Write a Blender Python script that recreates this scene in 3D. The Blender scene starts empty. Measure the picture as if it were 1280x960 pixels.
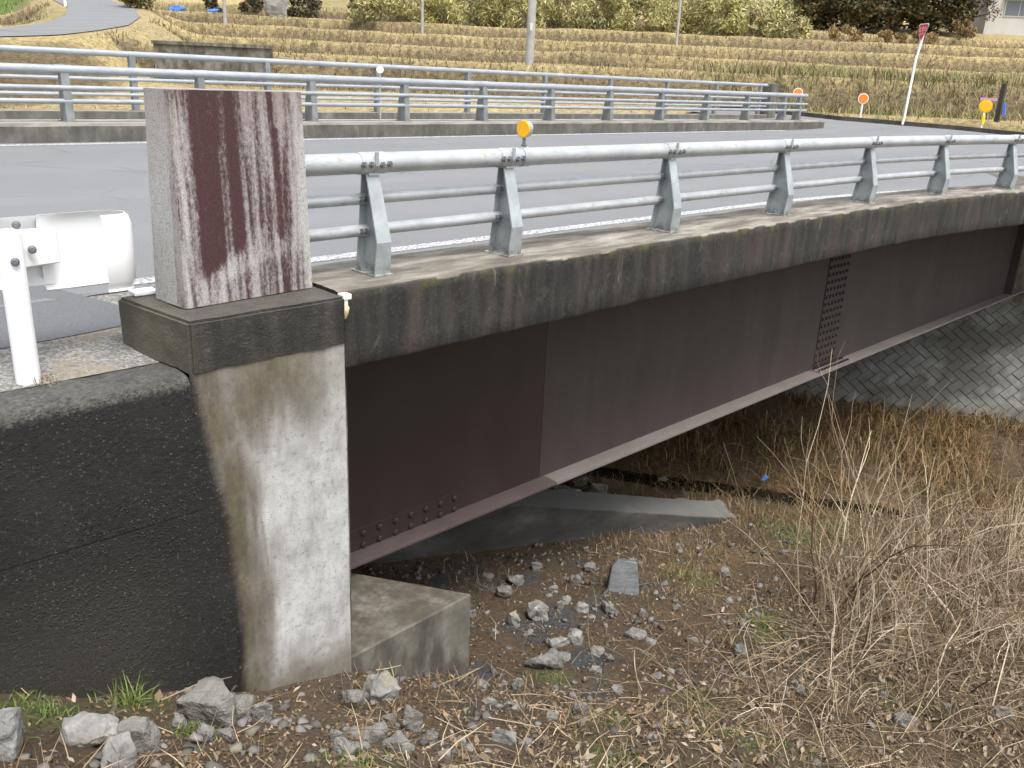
import bpy, bmesh, math, random
import numpy as np
from mathutils import Vector, Matrix

# ------------------------------------------------------------------ camera, sky, sun, exposure
scene = bpy.context.scene
cam_data = bpy.data.cameras.new('camera'); cam = bpy.data.objects.new('camera', cam_data)
scene.collection.objects.link(cam); scene.camera = cam
cam_data.sensor_width = 36; cam_data.lens = 1094.4755 / 1280 * 36; cam_data.clip_start = .05; cam_data.clip_end = 2000
YAW, PITCH, ROLL = .7898, .3358, .0434
_f = Vector((math.sin(YAW) * math.cos(PITCH), math.cos(YAW) * math.cos(PITCH), -math.sin(PITCH)))
_r = Vector((math.cos(YAW), -math.sin(YAW), 0)); _u = _r.cross(_f)
_r2 = _r * math.cos(ROLL) + _u * math.sin(ROLL); _u2 = _u * math.cos(ROLL) - _r * math.sin(ROLL)
cam.matrix_world = Matrix(((_r2.x, _u2.x, -_f.x, -4.6178), (_r2.y, _u2.y, -_f.y, -4.7243), (_r2.z, _u2.z, -_f.z, 1.2445), (0, 0, 0, 1)))

SUN_EL, SUN_AZ = math.radians(64), math.radians(195)      # azimuth clockwise from +Y
world = bpy.data.worlds.new('World'); scene.world = world; world.use_nodes = True
wt = world.node_tree; wt.nodes.clear()
sky = wt.nodes.new('ShaderNodeTexSky'); sky.sky_type = 'NISHITA'; sky.sun_disc = False
sky.sun_elevation = SUN_EL; sky.sun_rotation = SUN_AZ; sky.dust_density = 4; sky.air_density = 1.0
hsv = wt.nodes.new('ShaderNodeHueSaturation'); hsv.inputs['Saturation'].default_value = .28
bg = wt.nodes.new('ShaderNodeBackground'); bg.inputs[1].default_value = .14
wo = wt.nodes.new('ShaderNodeOutputWorld')
wt.links.new(sky.outputs[0], hsv.inputs['Color']); wt.links.new(hsv.outputs[0], bg.inputs[0]); wt.links.new(bg.outputs[0], wo.inputs[0])
sd = bpy.data.lights.new('sun', 'SUN'); sd.energy = 1.5; sd.angle = math.radians(22); sd.color = (1, .97, .92)
sun = bpy.data.objects.new('sun', sd); scene.collection.objects.link(sun)
_sd = Vector((math.sin(SUN_AZ) * math.cos(SUN_EL), math.cos(SUN_AZ) * math.cos(SUN_EL), math.sin(SUN_EL)))
sun.rotation_euler = _sd.to_track_quat('Z', 'Y').to_euler(); sun.location = _sd * 60
vs = scene.view_settings; vs.view_transform = 'Standard'; vs.look = 'None'; vs.gamma = 1; vs.use_curve_mapping = False
vs.exposure = 1.2

# ------------------------------------------------------------------ helpers
rng = np.random.default_rng(7); random.seed(7)
COL = scene.collection
def _h(ix, iy, seed):
    n = np.sin(ix * 127.1 + iy * 311.7 + seed * 74.7) * 43758.5453
    return n - np.floor(n)
def vnoise(x, y, seed=0):
    x = np.asarray(x, float); y = np.asarray(y, float)
    ix = np.floor(x); iy = np.floor(y); fx = x - ix; fy = y - iy
    fx = fx * fx * (3 - 2 * fx); fy = fy * fy * (3 - 2 * fy)
    a = _h(ix, iy, seed); b = _h(ix + 1, iy, seed); c = _h(ix, iy + 1, seed); d = _h(ix + 1, iy + 1, seed)
    return (a + (b - a) * fx) * (1 - fy) + (c + (d - c) * fx) * fy
def fbm(x, y, seed=0, octv=4):
    v = 0; a = .5
    for k in range(octv):
        v = v + a * (vnoise(x * 2 ** k, y * 2 ** k, seed + k) - .5); a *= .5
    return v
def sstep(a, b, x):
    t = np.clip((np.asarray(x, float) - a) / (b - a), 0, 1); return t * t * (3 - 2 * t)
KS = [-60, -7.2, -6.5, -3.7, -2.95, -2.45, -1.9, -.7, 2.3, 4.9, 6.2, 6.6, 7.3, 7.7, 11.6, 11.9, 16.1, 16.4, 80]
KZ = [-.35, -.35, -.45, -1.73, -2.14, -2.46, -2.63, -3.34, -3.9, -4.36, -4.55, -5.15, -5.2, -4.9, -4.6, -4.75, -.9, -.45, -.45]
CAMX, CAMY = -4.6178, -4.7243
FW = (.7102, .7040); RT = (.7040, -.7102)
TW = [36, 43.5, 52, 60.5, 69.5]           # terrace edges, metres in front of the road
TZ = [1.87, 2.55, 3.45, 4.4, 5.45]
LANE = [(-20, 33, 1.6), (4.1, 31.2, 1.89), (6.5, 31.6, 2.09), (8.1, 33.2, 2.31), (10.2, 35.6, 2.64), (12.6, 40.1, 3.19), (14.7, 45.7, 3.82), (16.4, 52.6, 4.48), (18.4, 61.4, 5.31)]
def ground(x, y):
    x = np.asarray(x, float); y = np.asarray(y, float)
    s = .89 * x + .54 * y
    KN = [z_ if not 6 < s_ < 7.8 else -4.5 - .13 * (s_ - 5.5) for s_, z_ in zip(KS, KZ)]       # the channel dies out downstream, under the brush
    ch = sstep(-1.6, .3, y)
    near = np.interp(s, KS, KZ) * ch + np.interp(s, KS, KN) * (1 - ch) + .16 * fbm(x * .9, y * .9, 3) * sstep(-12, -2, s) * (1 - sstep(10.8, 11.6, s)) + .05 * fbm(x * 4, y * 4, 9)
    w = (x - CAMX) * FW[0] + (y - CAMY) * FW[1]; r = (x - CAMX) * RT[0] + (y - CAMY) * RT[1]
    ww = w + 5.5 * fbm(r * .045, w * .07 + 3, 21, 3) - .9 * fbm(r * .35, w * .2, 5, 2)
    xk = np.interp(y, [-40, 2, 4, 6, 8, 9.5, 12, 14, 15], [28, 26.2, 26.4, 26.3, 25.5, 25.0, 24.9, 24.9, 60])
    base = -.3 + .85 * np.maximum(sstep(28, 34.5, w) * sstep(9, 13, y), sstep(xk + .1, xk + .9, x))
    far = base + 0 * w
    prev = .55
    for e, zt in zip(TW, TZ):
        rise = zt - prev
        far = far + rise * (sstep(e - .55 * rise - .25, e, ww) * .93 + .07 * sstep(e + .1, e + 7.0, ww)); prev = zt
    far = far + np.clip(w - 72, 0, 400) * .16 + .25 * fbm(x * .35, y * .35, 31) * sstep(30, 40, w)
    m = np.maximum(sstep(13.5, 17.5, y), sstep(17.5, 20, x + .25 * y))
    z = near * (1 - m) + far * m
    best = np.full(np.shape(z), 1e9); pz = np.zeros(np.shape(z))       # level the lane that climbs the hill
    for (ax, ay, az), (bx, by, bz) in zip(LANE[:-1], LANE[1:]):
        t = np.clip(((x - ax) * (bx - ax) + (y - ay) * (by - ay)) / ((bx - ax) ** 2 + (by - ay) ** 2), 0, 1)
        dx, dy = x - ax - t * (bx - ax), y - ay - t * (by - ay); d = np.hypot(dx, dy)
        pz = np.where(d < best, az + t * (bz - az) + .11 * (dx * FW[0] + dy * FW[1]), pz); best = np.minimum(d, best)
    k = 1 - sstep(2.0, 4.5, best)
    return z * (1 - k) + (pz - .03) * k
class MB:
    """collects verts/faces in world coordinates"""
    def __init__(s): s.v = []; s.f = []
    def add(s, vs, fs):
        n = len(s.v); s.v += [tuple(map(float, p)) for p in vs]; s.f += [tuple(i + n for i in f) for f in fs]; return s
    def box(s, x0, x1, y0, y1, z0, z1, c=0.0):
        if c <= 0:
            vs = [(x, y, z) for x in (x0, x1) for y in (y0, y1) for z in (z0, z1)]
            return s.add(vs, [(0, 1, 3, 2), (4, 6, 7, 5), (0, 4, 5, 1), (2, 3, 7, 6), (0, 2, 6, 4), (1, 5, 7, 3)])
        bm = bmesh.new(); bmesh.ops.create_cube(bm, size=1)
        for v in bm.verts: v.co = Vector(((x0 + x1) / 2 + v.co.x * (x1 - x0), (y0 + y1) / 2 + v.co.y * (y1 - y0), (z0 + z1) / 2 + v.co.z * (z1 - z0)))
        bmesh.ops.bevel(bm, geom=bm.edges[:], offset=c, segments=2, profile=.5, affect='EDGES')
        bm.verts.index_update(); s.add([v.co for v in bm.verts], [[v.index for v in f.verts] for f in bm.faces]); bm.free(); return s
    def prism(s, poly, axis, a, b):
        """poly: 2-D outline, extruded along axis 'x','y' or 'z' from a to b"""
        def P(p, t): return {'x': (t, p[0], p[1]), 'y': (p[0], t, p[1]), 'z': (p[0], p[1], t)}[axis]
        n = len(poly); vs = [P(p, a) for p in poly] + [P(p, b) for p in poly]
        return s.add(vs, [tuple(range(n))[::-1], tuple(range(n, 2 * n))] + [(i, (i + 1) % n, n + (i + 1) % n, n + i) for i in range(n)])
    def tube(s, pts, r, n=10, caps=True):
        pts = [Vector(p) for p in pts]; rs = r if hasattr(r, '__len__') else [r] * len(pts)
        vs = []; up = Vector((0, 0, 1))
        for i, p in enumerate(pts):
            d = (pts[min(i + 1, len(pts) - 1)] - pts[max(i - 1, 0)]).normalized()
            a = d.cross(up if abs(d.z) < .95 else Vector((1, 0, 0))).normalized(); b = a.cross(d)
            vs += [p + (a * math.cos(2 * math.pi * k / n) + b * math.sin(2 * math.pi * k / n)) * rs[i] for k in range(n)]
        fs = [(i * n + k, i * n + (k + 1) % n, (i + 1) * n + (k + 1) % n, (i + 1) * n + k) for i in range(len(pts) - 1) for k in range(n)]
        if caps: fs += [tuple(range(n))[::-1], tuple(range((len(pts) - 1) * n, len(pts) * n))]
        return s.add(vs, fs)
    def grid(s, fn, nu, nv):
        vs = [fn(i / nu, j / nv) for i in range(nu + 1) for j in range(nv + 1)]
        return s.add(vs, [(i * (nv + 1) + j, (i + 1) * (nv + 1) + j, (i + 1) * (nv + 1) + j + 1, i * (nv + 1) + j + 1) for i in range(nu) for j in range(nv)])
    def build(s, name, mat, parent=None, loc=None, smooth=False, bevel=0):
        """loc: origin of the object (world); a child's mesh is stored relative to its parents"""
        base = wloc(parent) if parent else Vector((0, 0, 0))
        o0 = Vector(loc) if loc is not None else base
        me = bpy.data.meshes.new(name)
        me.from_pydata([(p[0] - o0.x, p[1] - o0.y, p[2] - o0.z) for p in s.v], [], s.f); me.update()
        bm = bmesh.new(); bm.from_mesh(me); bmesh.ops.recalc_face_normals(bm, faces=bm.faces[:])
        if bevel: bmesh.ops.bevel(bm, geom=bm.edges[:], offset=bevel, segments=1, affect='EDGES', clamp_overlap=True)
        bm.to_mesh(me); bm.free()
        if smooth:
            me.polygons.foreach_set('use_smooth', [True] * len(me.polygons))
            try: me.set_sharp_from_angle(angle=math.radians(40))
            except Exception: pass
        me.materials.append(M[mat] if isinstance(mat, str) else mat)
        o = bpy.data.objects.new(name, me); COL.objects.link(o); o.location = o0 - base
        if parent: o.parent = parent
        return o
def wloc(o):
    v = Vector(o.location)
    while o.parent: o = o.parent; v = v + Vector(o.location)
    return v
def tag(o, label=None, cat=None, group=None, kind=None):
    for k, v in (('label', label), ('category', cat), ('group', group), ('kind', kind)):
        if v: o[k] = v
    return o
def empty(name, loc, label, cat, group=None):
    o = bpy.data.objects.new(name, None); COL.objects.link(o); o.location = loc; o.empty_display_size = .1
    return tag(o, label, cat, group)
def inst(src, name, parent, loc, rot=(0, 0, 0), scale=(1, 1, 1)):
    """another object on the same mesh; loc is relative to the parent"""
    o = bpy.data.objects.new(name, src.data); COL.objects.link(o); o.parent = parent
    o.location = loc; o.rotation_euler = rot; o.scale = scale; return o
def copy_tree(o, parent=None):
    c = o.copy(); COL.objects.link(c); c.parent = parent
    for ch in list(o.children): copy_tree(ch, c)
    return c
def arrmesh(name, V, F, mat, parent=None, col=None, smooth=False):
    """fast mesh from numpy arrays (F: list of (m,3) / (m,4) arrays)"""
    me = bpy.data.meshes.new(name); V = np.asarray(V, np.float32)
    F = [np.asarray(f) for f in (F if isinstance(F, list) else [F]) if len(f)]
    me.vertices.add(len(V)); me.vertices.foreach_set('co', V.ravel())
    loops = np.concatenate([f.ravel() for f in F]).astype(np.int32); tot = np.concatenate([np.full(len(f), f.shape[1]) for f in F])
    st = np.concatenate([[0], np.cumsum(tot)[:-1]]).astype(np.int32)
    me.loops.add(len(loops)); me.loops.foreach_set('vertex_index', loops)
    me.polygons.add(len(tot)); me.polygons.foreach_set('loop_start', st)
    try: me.polygons.foreach_set('loop_total', tot.astype(np.int32))
    except Exception: pass
    if smooth: me.polygons.foreach_set('use_smooth', np.ones(len(tot), bool))
    me.update(calc_edges=True)
    if col is not None:
        a = me.color_attributes.new('tint', 'FLOAT_COLOR', 'POINT'); c = np.ones((len(V), 4), np.float32); c[:, :col.shape[1]] = col
        a.data.foreach_set('color', c.ravel())
    me.validate(); me.materials.append(M[mat])
    o = bpy.data.objects.new(name, me); COL.objects.link(o)
    if parent: o.parent = parent
    return o
def set_tint(o, fn):
    """per-vertex stain mask; fn gets an (n,3) array of WORLD coordinates"""
    me = o.data; n = len(me.vertices); co = np.empty(n * 3, np.float32); me.vertices.foreach_get('co', co); co = co.reshape(-1, 3) + np.array(wloc(o))
    a = me.color_attributes.new('tint', 'FLOAT_COLOR', 'POINT'); c = np.ones((n, 4), np.float32); r = fn(co); c[:, :r.shape[1]] = r
    a.data.foreach_set('color', c.ravel())
def proto(mb, name, mat, smooth=False):
    """mesh data in local coordinates, shared by many objects"""
    o = mb.build(name, mat, smooth=smooth); me = o.data; bpy.data.objects.remove(o); return me
def put(me, name, parent, pos, rot=(0, 0, 0), scale=(1, 1, 1), local=False):
    o = bpy.data.objects.new(name, me); COL.objects.link(o); o.rotation_euler = rot; o.scale = scale
    o.location = Vector(pos) if (local or not parent) else Vector(pos) - wloc(parent)
    if parent: o.parent = parent
    return o
# ---- materials
M = {}
class T:
    def __init__(s, name):
        s.m = bpy.data.materials.new(name); s.m.use_nodes = True; s.t = s.m.node_tree; s.t.nodes.clear()
        s.out = s.n('ShaderNodeOutputMaterial'); s.b = s.n('ShaderNodeBsdfPrincipled'); s.l(s.b.outputs[0], s.out.inputs[0]); M[name] = s.m
        s.pos = s.n('ShaderNodeNewGeometry').outputs['Position']
    def n(s, k): return s.t.nodes.new(k)
    def l(s, a, b): s.t.links.new(a, b)
    def put(s, v, sock):
        if isinstance(v, (int, float)): sock.default_value = v
        elif isinstance(v, (tuple, list)): sock.default_value = tuple(v) + ((1,) if len(v) == 3 and len(sock.default_value) == 4 else ())
        else: s.l(v, sock)
    def map(s, scale=(1, 1, 1), vec=None):
        x = s.n('ShaderNodeVectorMath'); x.operation = 'MULTIPLY'; s.l(vec or s.pos, x.inputs[0]); x.inputs[1].default_value = scale; return x.outputs[0]
    def noise(s, scale, detail=4, rough=.55, vec=None, dist=0):
        x = s.n('ShaderNodeTexNoise'); s.l(vec or s.pos, x.inputs['Vector']); x.inputs['Scale'].default_value = scale
        x.inputs['Detail'].default_value = detail; x.inputs['Roughness'].default_value = rough; x.inputs['Distortion'].default_value = dist; return x.outputs[0]
    def vor(s, scale, feat='F1', vec=None, out='Distance', rnd=1):
        x = s.n('ShaderNodeTexVoronoi'); x.feature = feat; s.l(vec or s.pos, x.inputs['Vector']); x.inputs['Scale'].default_value = scale; x.inputs['Randomness'].default_value = rnd; return x.outputs[out]
    def ramp(s, fac, stops):
        x = s.n('ShaderNodeValToRGB'); s.l(fac, x.inputs[0]); e = x.color_ramp.elements
        while len(e) < len(stops): e.new(.5)
        for q, (p, c) in zip(e, stops): q.position = p; q.color = (c, c, c, 1) if isinstance(c, (int, float)) else tuple(c) + (1,)
        return x.outputs[0]
    def mix(s, fac, a, b, mode='MIX'):
        x = s.n('ShaderNodeMix'); x.data_type = 'RGBA'; x.blend_type = mode; s.put(fac, x.inputs[0]); s.put(a, x.inputs[6]); s.put(b, x.inputs[7]); return x.outputs[2]
    def math(s, op, a, b=0.0, clamp=False):
        x = s.n('ShaderNodeMath'); x.operation = op; x.use_clamp = clamp; s.put(a, x.inputs[0]); s.put(b, x.inputs[1]); return x.outputs[0]
    def mr(s, v, a, b, c=0.0, d=1.0):
        x = s.n('ShaderNodeMapRange'); x.interpolation_type = 'SMOOTHSTEP'; s.put(v, x.inputs[0])
        for i, q in enumerate((a, b, c, d)): x.inputs[i + 1].default_value = q
        return x.outputs[0]
    def attr(s, name='tint'):
        x = s.n('ShaderNodeAttribute'); x.attribute_name = name; return x.outputs[0]
    def sep(s, v):
        x = s.n('ShaderNodeSeparateXYZ'); s.l(v, x.inputs[0]); return x.outputs
    def nrm(s): return s.sep(s.n('ShaderNodeNewGeometry').outputs['Normal'])
    def rnd(s): return s.n('ShaderNodeObjectInfo').outputs['Random']
    def bump(s, h, strength=.5, dist=.01, prev=None):
        x = s.n('ShaderNodeBump'); s.put(h, x.inputs['Height']); x.inputs['Strength'].default_value = strength; x.inputs['Distance'].default_value = dist
        if prev is not None: s.l(prev, x.inputs['Normal'])
        return x.outputs[0]
    def done(s, color, rough=.8, normal=None, metal=0, spec=.4, trans=0):
        s.put(color, s.b.inputs['Base Color']); s.put(rough, s.b.inputs['Roughness']); s.put(metal, s.b.inputs['Metallic']); s.put(spec, s.b.inputs['Specular IOR Level'])
        if normal is not None: s.l(normal, s.b.inputs['Normal'])
        if trans: s.b.inputs['Transmission Weight'].default_value = trans
        return s.m

def materials():
    t = T('beam_concrete')         # weathered kerb beam and caps: dark, streaked sides, pale worn top
    streak = t.noise(1, 7, .68, t.map((8, 8, 1.1))); fine = t.noise(60, 4, .7); big = t.noise(1.3, 4, .6)
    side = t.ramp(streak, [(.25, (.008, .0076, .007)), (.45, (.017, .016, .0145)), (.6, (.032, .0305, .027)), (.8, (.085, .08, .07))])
    side = t.mix(t.mr(t.noise(1, 5, .65, t.map((4.1, 4.1, .8))), .48, .7, 0, .7), side, (.055, .037, .035))
    side = t.mix(t.mr(t.noise(6, 6, .75), .52, .72, 0, .55), side, (.06, .056, .05)); side = t.mix(t.mr(fine, .52, .78, 0, .4), side, (.11, .105, .095))
    z = t.sep(t.pos)[2]
    moss = t.math('MULTIPLY', t.mr(t.noise(4.5, 6, .75), .5, .62), t.mr(z, -.16, -.01)); side = t.mix(t.math('MULTIPLY', moss, .85), side, (.055, .06, .012))
    side = t.mix(t.mr(t.noise(1, 6, .7, t.map((5, 5, 2.2)), 1.2), .6, .72, 0, .5), side, (.15, .14, .125))
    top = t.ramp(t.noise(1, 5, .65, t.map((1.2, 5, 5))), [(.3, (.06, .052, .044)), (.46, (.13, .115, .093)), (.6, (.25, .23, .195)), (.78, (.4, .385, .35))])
    top = t.mix(t.mr(fine, .5, .72, 0, .4), top, (.14, .12, .1))
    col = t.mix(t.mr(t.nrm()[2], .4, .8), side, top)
    h = t.math('ADD', t.math('MULTIPLY', fine, .5), t.noise(14, 5, .65))
    pit = t.mr(t.vor(38), .06, .16); t.done(t.mix(t.math('SUBTRACT', 1, pit), col, (.03, .028, .026)), .88, t.bump(t.math('ADD', h, t.math('MULTIPLY', pit, .6)), .55, .012))

    t = T('cap_concrete')
    streak = t.noise(1, 5, .6, t.map((6, 6, .9))); fine = t.noise(70, 4, .7)
    c = t.ramp(streak, [(.25, (.012, .0115, .01)), (.45, (.026, .0245, .021)), (.62, (.05, .046, .039)), (.8, (.11, .104, .09))])
    c = t.mix(t.mr(t.noise(5, 6, .75), .55, .72, 0, .7), c, (.09, .085, .07)); c = t.mix(t.mr(fine, .55, .75, 0, .4), c, (.11, .105, .09)); c = t.mix(t.mr(t.noise(9, 4), .66, .72, 0, .7), c, (.07, .07, .015))
    c = t.mix(t.mr(t.sep(t.pos)[0], -2.66, -2.78, 0, .55), c, (.14, .125, .09))
    c = t.mix(t.mr(t.nrm()[2], .5, .9, 0, .4), c, (.13, .12, .1))
    t.done(c, .88, t.bump(t.math('ADD', t.math('MULTIPLY', fine, .7), t.noise(18, 6, .75)), .9, .018))

    t = T('pier_concrete')          # tint.r = damp dark stain, tint.g = ochre stain
    a = t.sep(t.attr()); fine = t.noise(90, 4, .7)
    c = t.ramp(t.noise(3, 6, .65), [(.3, (.27, .27, .26)), (.5, (.42, .42, .408)), (.7, (.53, .53, .517))])
    c = t.mix(t.mr(t.noise(1, 6, .7, t.map((6, 6, 1.8))), .45, .7, 0, .55), c, (.185, .178, .16))
    c = t.mix(t.mr(fine, .42, .25, 0, .8), c, (.16, .15, .13)); c = t.mix(t.mr(t.noise(1, 7, .82, t.map((24, 24, 22))), .53, .64, 0, .6), c, (.15, .138, .112)); c = t.mix(t.math('MULTIPLY', t.math('MULTIPLY', a[1], .97), t.mr(t.noise(1, 6, .75, t.map((6, 6, 2))), .3, .6, .82, 1)), c, t.ramp(t.noise(7, 6, .75), [(.3, (.05, .042, .024)), (.55, (.09, .071, .04)), (.75, (.14, .118, .078))]))
    wv = t.vor(48); wc = t.sep(t.vor(48, out='Color')); dk = t.mix(t.math('MULTIPLY', t.mr(wc[0], .7, .95), t.mr(wv, .4, .15)), t.ramp(t.noise(2.2, 5, .6), [(.3, (.009, .0088, .0082)), (.75, (.022, .021, .018))]), (.09, .085, .075)); wet = t.math('ADD', a[0], t.math('MULTIPLY', t.math('SUBTRACT', t.noise(26, 6, .75), .5), t.mr(t.math('ABSOLUTE', t.math('SUBTRACT', a[0], .5)), .5, .3, 0, .6))); wet = t.mr(wet, .1, .9); c = t.mix(wet, c, dk)
    pit = t.mr(t.vor(34), .05, .13); c = t.mix(t.math('MULTIPLY', t.math('SUBTRACT', 1, pit), .75), c, (.07, .063, .055)); g_ = t.math('MULTIPLY', wet, t.math('ADD', t.noise(42, 5, .8), t.math('MULTIPLY', t.mr(wv, .5, .1), .5)))
    t.done(c, t.mr(wet, 0, 1, .85, .55), t.bump(t.math('ADD', g_, t.math('ADD', t.math('MULTIPLY', fine, .35), t.math('ADD', t.math('MULTIPLY', pit, .6), t.noise(10, 5)))), .5, .008))

    t = T('wet_wall')               # exposed-aggregate retaining wall, soaked dark
    wn = t.noise(14, 3, .6); wv_ = t.n('ShaderNodeVectorMath'); wv_.operation = 'ADD'; t.l(t.pos, wv_.inputs[0]); ws = t.n('ShaderNodeVectorMath'); ws.operation = 'SCALE'; t.l(t.n('ShaderNodeTexNoise').outputs['Color'], ws.inputs[0]); ws.inputs['Scale'].default_value = .02; t.l(ws.outputs[0], wv_.inputs[1]); v = t.vor(64, vec=wv_.outputs[0]); v2 = t.vor(64, out='Color', vec=wv_.outputs[0]); cell = t.sep(v2)
    c = t.ramp(t.noise(2.2, 5, .6), [(.3, (.009, .0088, .0082)), (.55, (.015, .0145, .0135)), (.75, (.027, .0255, .022))])
    z = t.sep(t.pos)[2]; low = t.math('MULTIPLY', t.mr(z, -.9, -1.75), t.mr(t.sep(t.pos)[0], -2.7, -3.3)); c = t.mix(t.math('MULTIPLY', low, .8), c, (.05, .045, .032))
    st = t.math('MULTIPLY', t.mr(cell[0], .72, .95), t.mr(v, .5, .2)); c = t.mix(t.math('MULTIPLY', st, .75), c, (.125, .118, .105))
    big = t.vor(17, out='Color'); bd = t.vor(17); c = t.mix(t.math('MULTIPLY', t.mr(t.sep(big)[1], .93, .97), t.mr(bd, .35, .2)), c, (.16, .15, .13))
    top = t.math('MULTIPLY', t.mr(t.math('ADD', z, t.math('MULTIPLY', t.math('SUBTRACT', t.noise(28, 6, .8), .5), .16)), -.37, -.325), 1.0); tc = t.ramp(t.noise(40, 4, .7), [(.3, (.06, .056, .048)), (.55, (.14, .135, .122)), (.75, (.25, .245, .23))])
    c = t.mix(t.math('MULTIPLY', top, t.mr(t.noise(6, 4), .3, .5, .6, 1)), c, tc)
    h = t.math('ADD', t.math('MULTIPLY', t.math('MULTIPLY', t.mr(v, .5, .1), t.mr(cell[1], .3, .8)), .55), t.math('MULTIPLY', t.noise(26, 7, .85), 1.5)); t.done(c, t.ramp(t.noise(30, 3), [(.3, .38), (.7, .75)]), t.bump(h, 1.0, .026), spec=.5)

    t = T('name_stone')             # tint.r = brown run-off stain
    a = t.sep(t.attr()); g = t.noise(260, 2, .8); g2 = t.vor(170, out='Color')
    c = t.ramp(g, [(.3, (.2, .195, .185)), (.5, (.37, .365, .352)), (.72, (.5, .495, .48))]); c = t.mix(t.mr(t.sep(g2)[0], .8, .9, 0, .5), c, (.1, .095, .092)); c = t.mix(t.mr(t.noise(1, 6, .75, t.map((34, 34, 12))), .52, .68, 0, .5), c, (.15, .14, .132))
    c = t.mix(t.math('MULTIPLY', a[1], .7), c, (.19, .135, .13))
    br = t.ramp(t.noise(120, 4, .7), [(.35, (.034, .0125, .0125)), (.6, (.055, .0235, .023)), (.8, (.11, .066, .064))]); m = t.math('ADD', a[0], t.math('MULTIPLY', t.math('SUBTRACT', t.noise(1, 7, .8, t.map((70, 70, 34))), .5), 1.7)); m = t.mr(m, .12, .9)
    t.done(t.mix(m, c, br), .8, t.bump(g, .4, .004))

    t = T('girder_paint'); n = t.noise(2.5, 5, .6)
    t.done(t.mix(t.mr(t.noise(1, 4, .6, t.map((2, 2, .6))), .4, .7, 0, .5), t.ramp(n, [(.3, (.0225, .0148, .0138)), (.7, (.0295, .0195, .0182))]), (.034, .0242, .023)), .5, t.bump(t.noise(30, 3), .05, .003))
    t = T('girder_steel'); n = t.noise(1, 5, .65, t.map((2.2, 2.2, .8)))
    c = t.ramp(n, [(.3, (.036, .0268, .0262)), (.5, (.0435, .0335, .0325)), (.72, (.053, .0425, .041))]); c = t.mix(t.mr(t.noise(1, 4, .6, t.map((6, 6, .35))), .55, .7, 0, .5), c, (.033, .025, .0245)); c = t.mix(t.mr(t.noise(40, 4, .7), .6, .8, 0, .3), c, (.06, .047, .042))
    t.done(c, .68, t.bump(t.noise(50, 4, .7), .15, .003))
    t = T('flange_steel'); c = t.ramp(t.noise(1.5, 5, .65), [(.3, (.135, .115, .105)), (.7, (.185, .163, .15))]); t.done(t.mix(t.mr(t.noise(35, 4, .7), .55, .8, 0, .4), c, (.12, .08, .07)), .75)
    t = T('flange_paint'); c = t.ramp(t.noise(2, 5, .65), [(.3, (.064, .047, .0445)), (.7, (.086, .066, .063))]); t.done(c, .65)
    t = T('bolt_dark'); t.done((.03, .02, .02), .55)

    t = T('rail_grey')              # galvanised / grey painted railing
    n = t.noise(4, 4, .6); c = t.ramp(n, [(.3, (.33, .35, .365)), (.7, (.45, .475, .495))])
    c = t.mix(t.mr(t.noise(1, 5, .7, t.map((5, 14, 14))), .52, .74, 0, .7), c, (.22, .225, .225)); nz = t.nrm()[2]
    chip = t.math('MULTIPLY', t.mr(t.noise(1, 4, .6, t.map((16, 40, 40)), .6), .61, .64), t.mr(nz, .05, .35)); chip = t.math('MULTIPLY', chip, t.mr(t.noise(1.1, 2), .48, .56))
    t.done(t.mix(chip, c, (.42, .29, .13)), t.ramp(t.noise(20, 3), [(.3, .3), (.7, .5)]), t.bump(t.noise(80, 3), .06, .002), metal=.3, spec=.5)
    t = T('post_zinc'); n = t.vor(45, out='Color'); c = t.mix(t.mr(t.noise(6, 5, .65), .35, .7), (.29, .32, .33), (.42, .455, .47)); c = t.mix(t.math('MULTIPLY', t.sep(n)[0], .25), c, (.34, .36, .37))
    c = t.mix(t.math('MULTIPLY', t.mr(t.sep(t.pos)[2], .10, .0), t.mr(t.noise(20, 4), .35, .6)), c, (.17, .16, .13)); t.done(c, .5, metal=.35, spec=.5)
    t = T('rail_far'); c = t.ramp(t.noise(1, 5, .7, t.map((3, 10, 10))), [(.3, (.24, .26, .28)), (.7, (.36, .385, .41))]); t.done(c, .5, metal=.2)
    t = T('post_far'); c = t.ramp(t.noise(5, 4), [(.3, (.14, .15, .15)), (.7, (.23, .24, .24))]); t.done(c, .6, metal=.2)
    t = T('bolt_steel'); t.done(t.ramp(t.noise(60, 3), [(.3, (.12, .125, .13)), (.7, (.24, .25, .26))]), .45, metal=.5)
    t = T('white_paint'); c = t.mix(t.mr(t.noise(7, 5, .7), .6, .8, 0, .25), (.72, .73, .73), (.45, .45, .42)); t.done(c, .4, spec=.5)
    t = T('bolt_head'); t.done((.16, .17, .19), .5, metal=.4)

    t = T('asphalt')
    c = t.ramp(t.noise(130, 3, .8), [(.3, (.1, .103, .107)), (.5, (.147, .151, .156)), (.72, (.215, .22, .226))])
    c = t.mix(t.mr(t.noise(.7, 5, .6), .42, .7, 0, .45), c, (.17, .175, .18)); c = t.mix(t.mr(t.noise(1, 5, .65, t.map((.25, 2.4, 1))), .52, .72, 0, .4), c, (.145, .151, .158))
    ck = t.mr(t.vor(.55, 'DISTANCE_TO_EDGE', t.map((1, 1, 1))), .012, .004); c = t.mix(t.math('MULTIPLY', ck, t.mr(t.noise(.6, 3), .5, .6, 0, .55)), c, (.07, .072, .075)); tr = t.mr(t.math('ABSOLUTE', t.math('SINE', t.math('MULTIPLY', t.sep(t.pos)[1], 1.75))), .75, 1, 0, .22); c = t.mix(tr, c, (.2, .206, .212)); c = t.mix(t.mr(t.noise(9, 5, .8), .6, .72, 0, .3), c, (.1, .104, .11))
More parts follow.
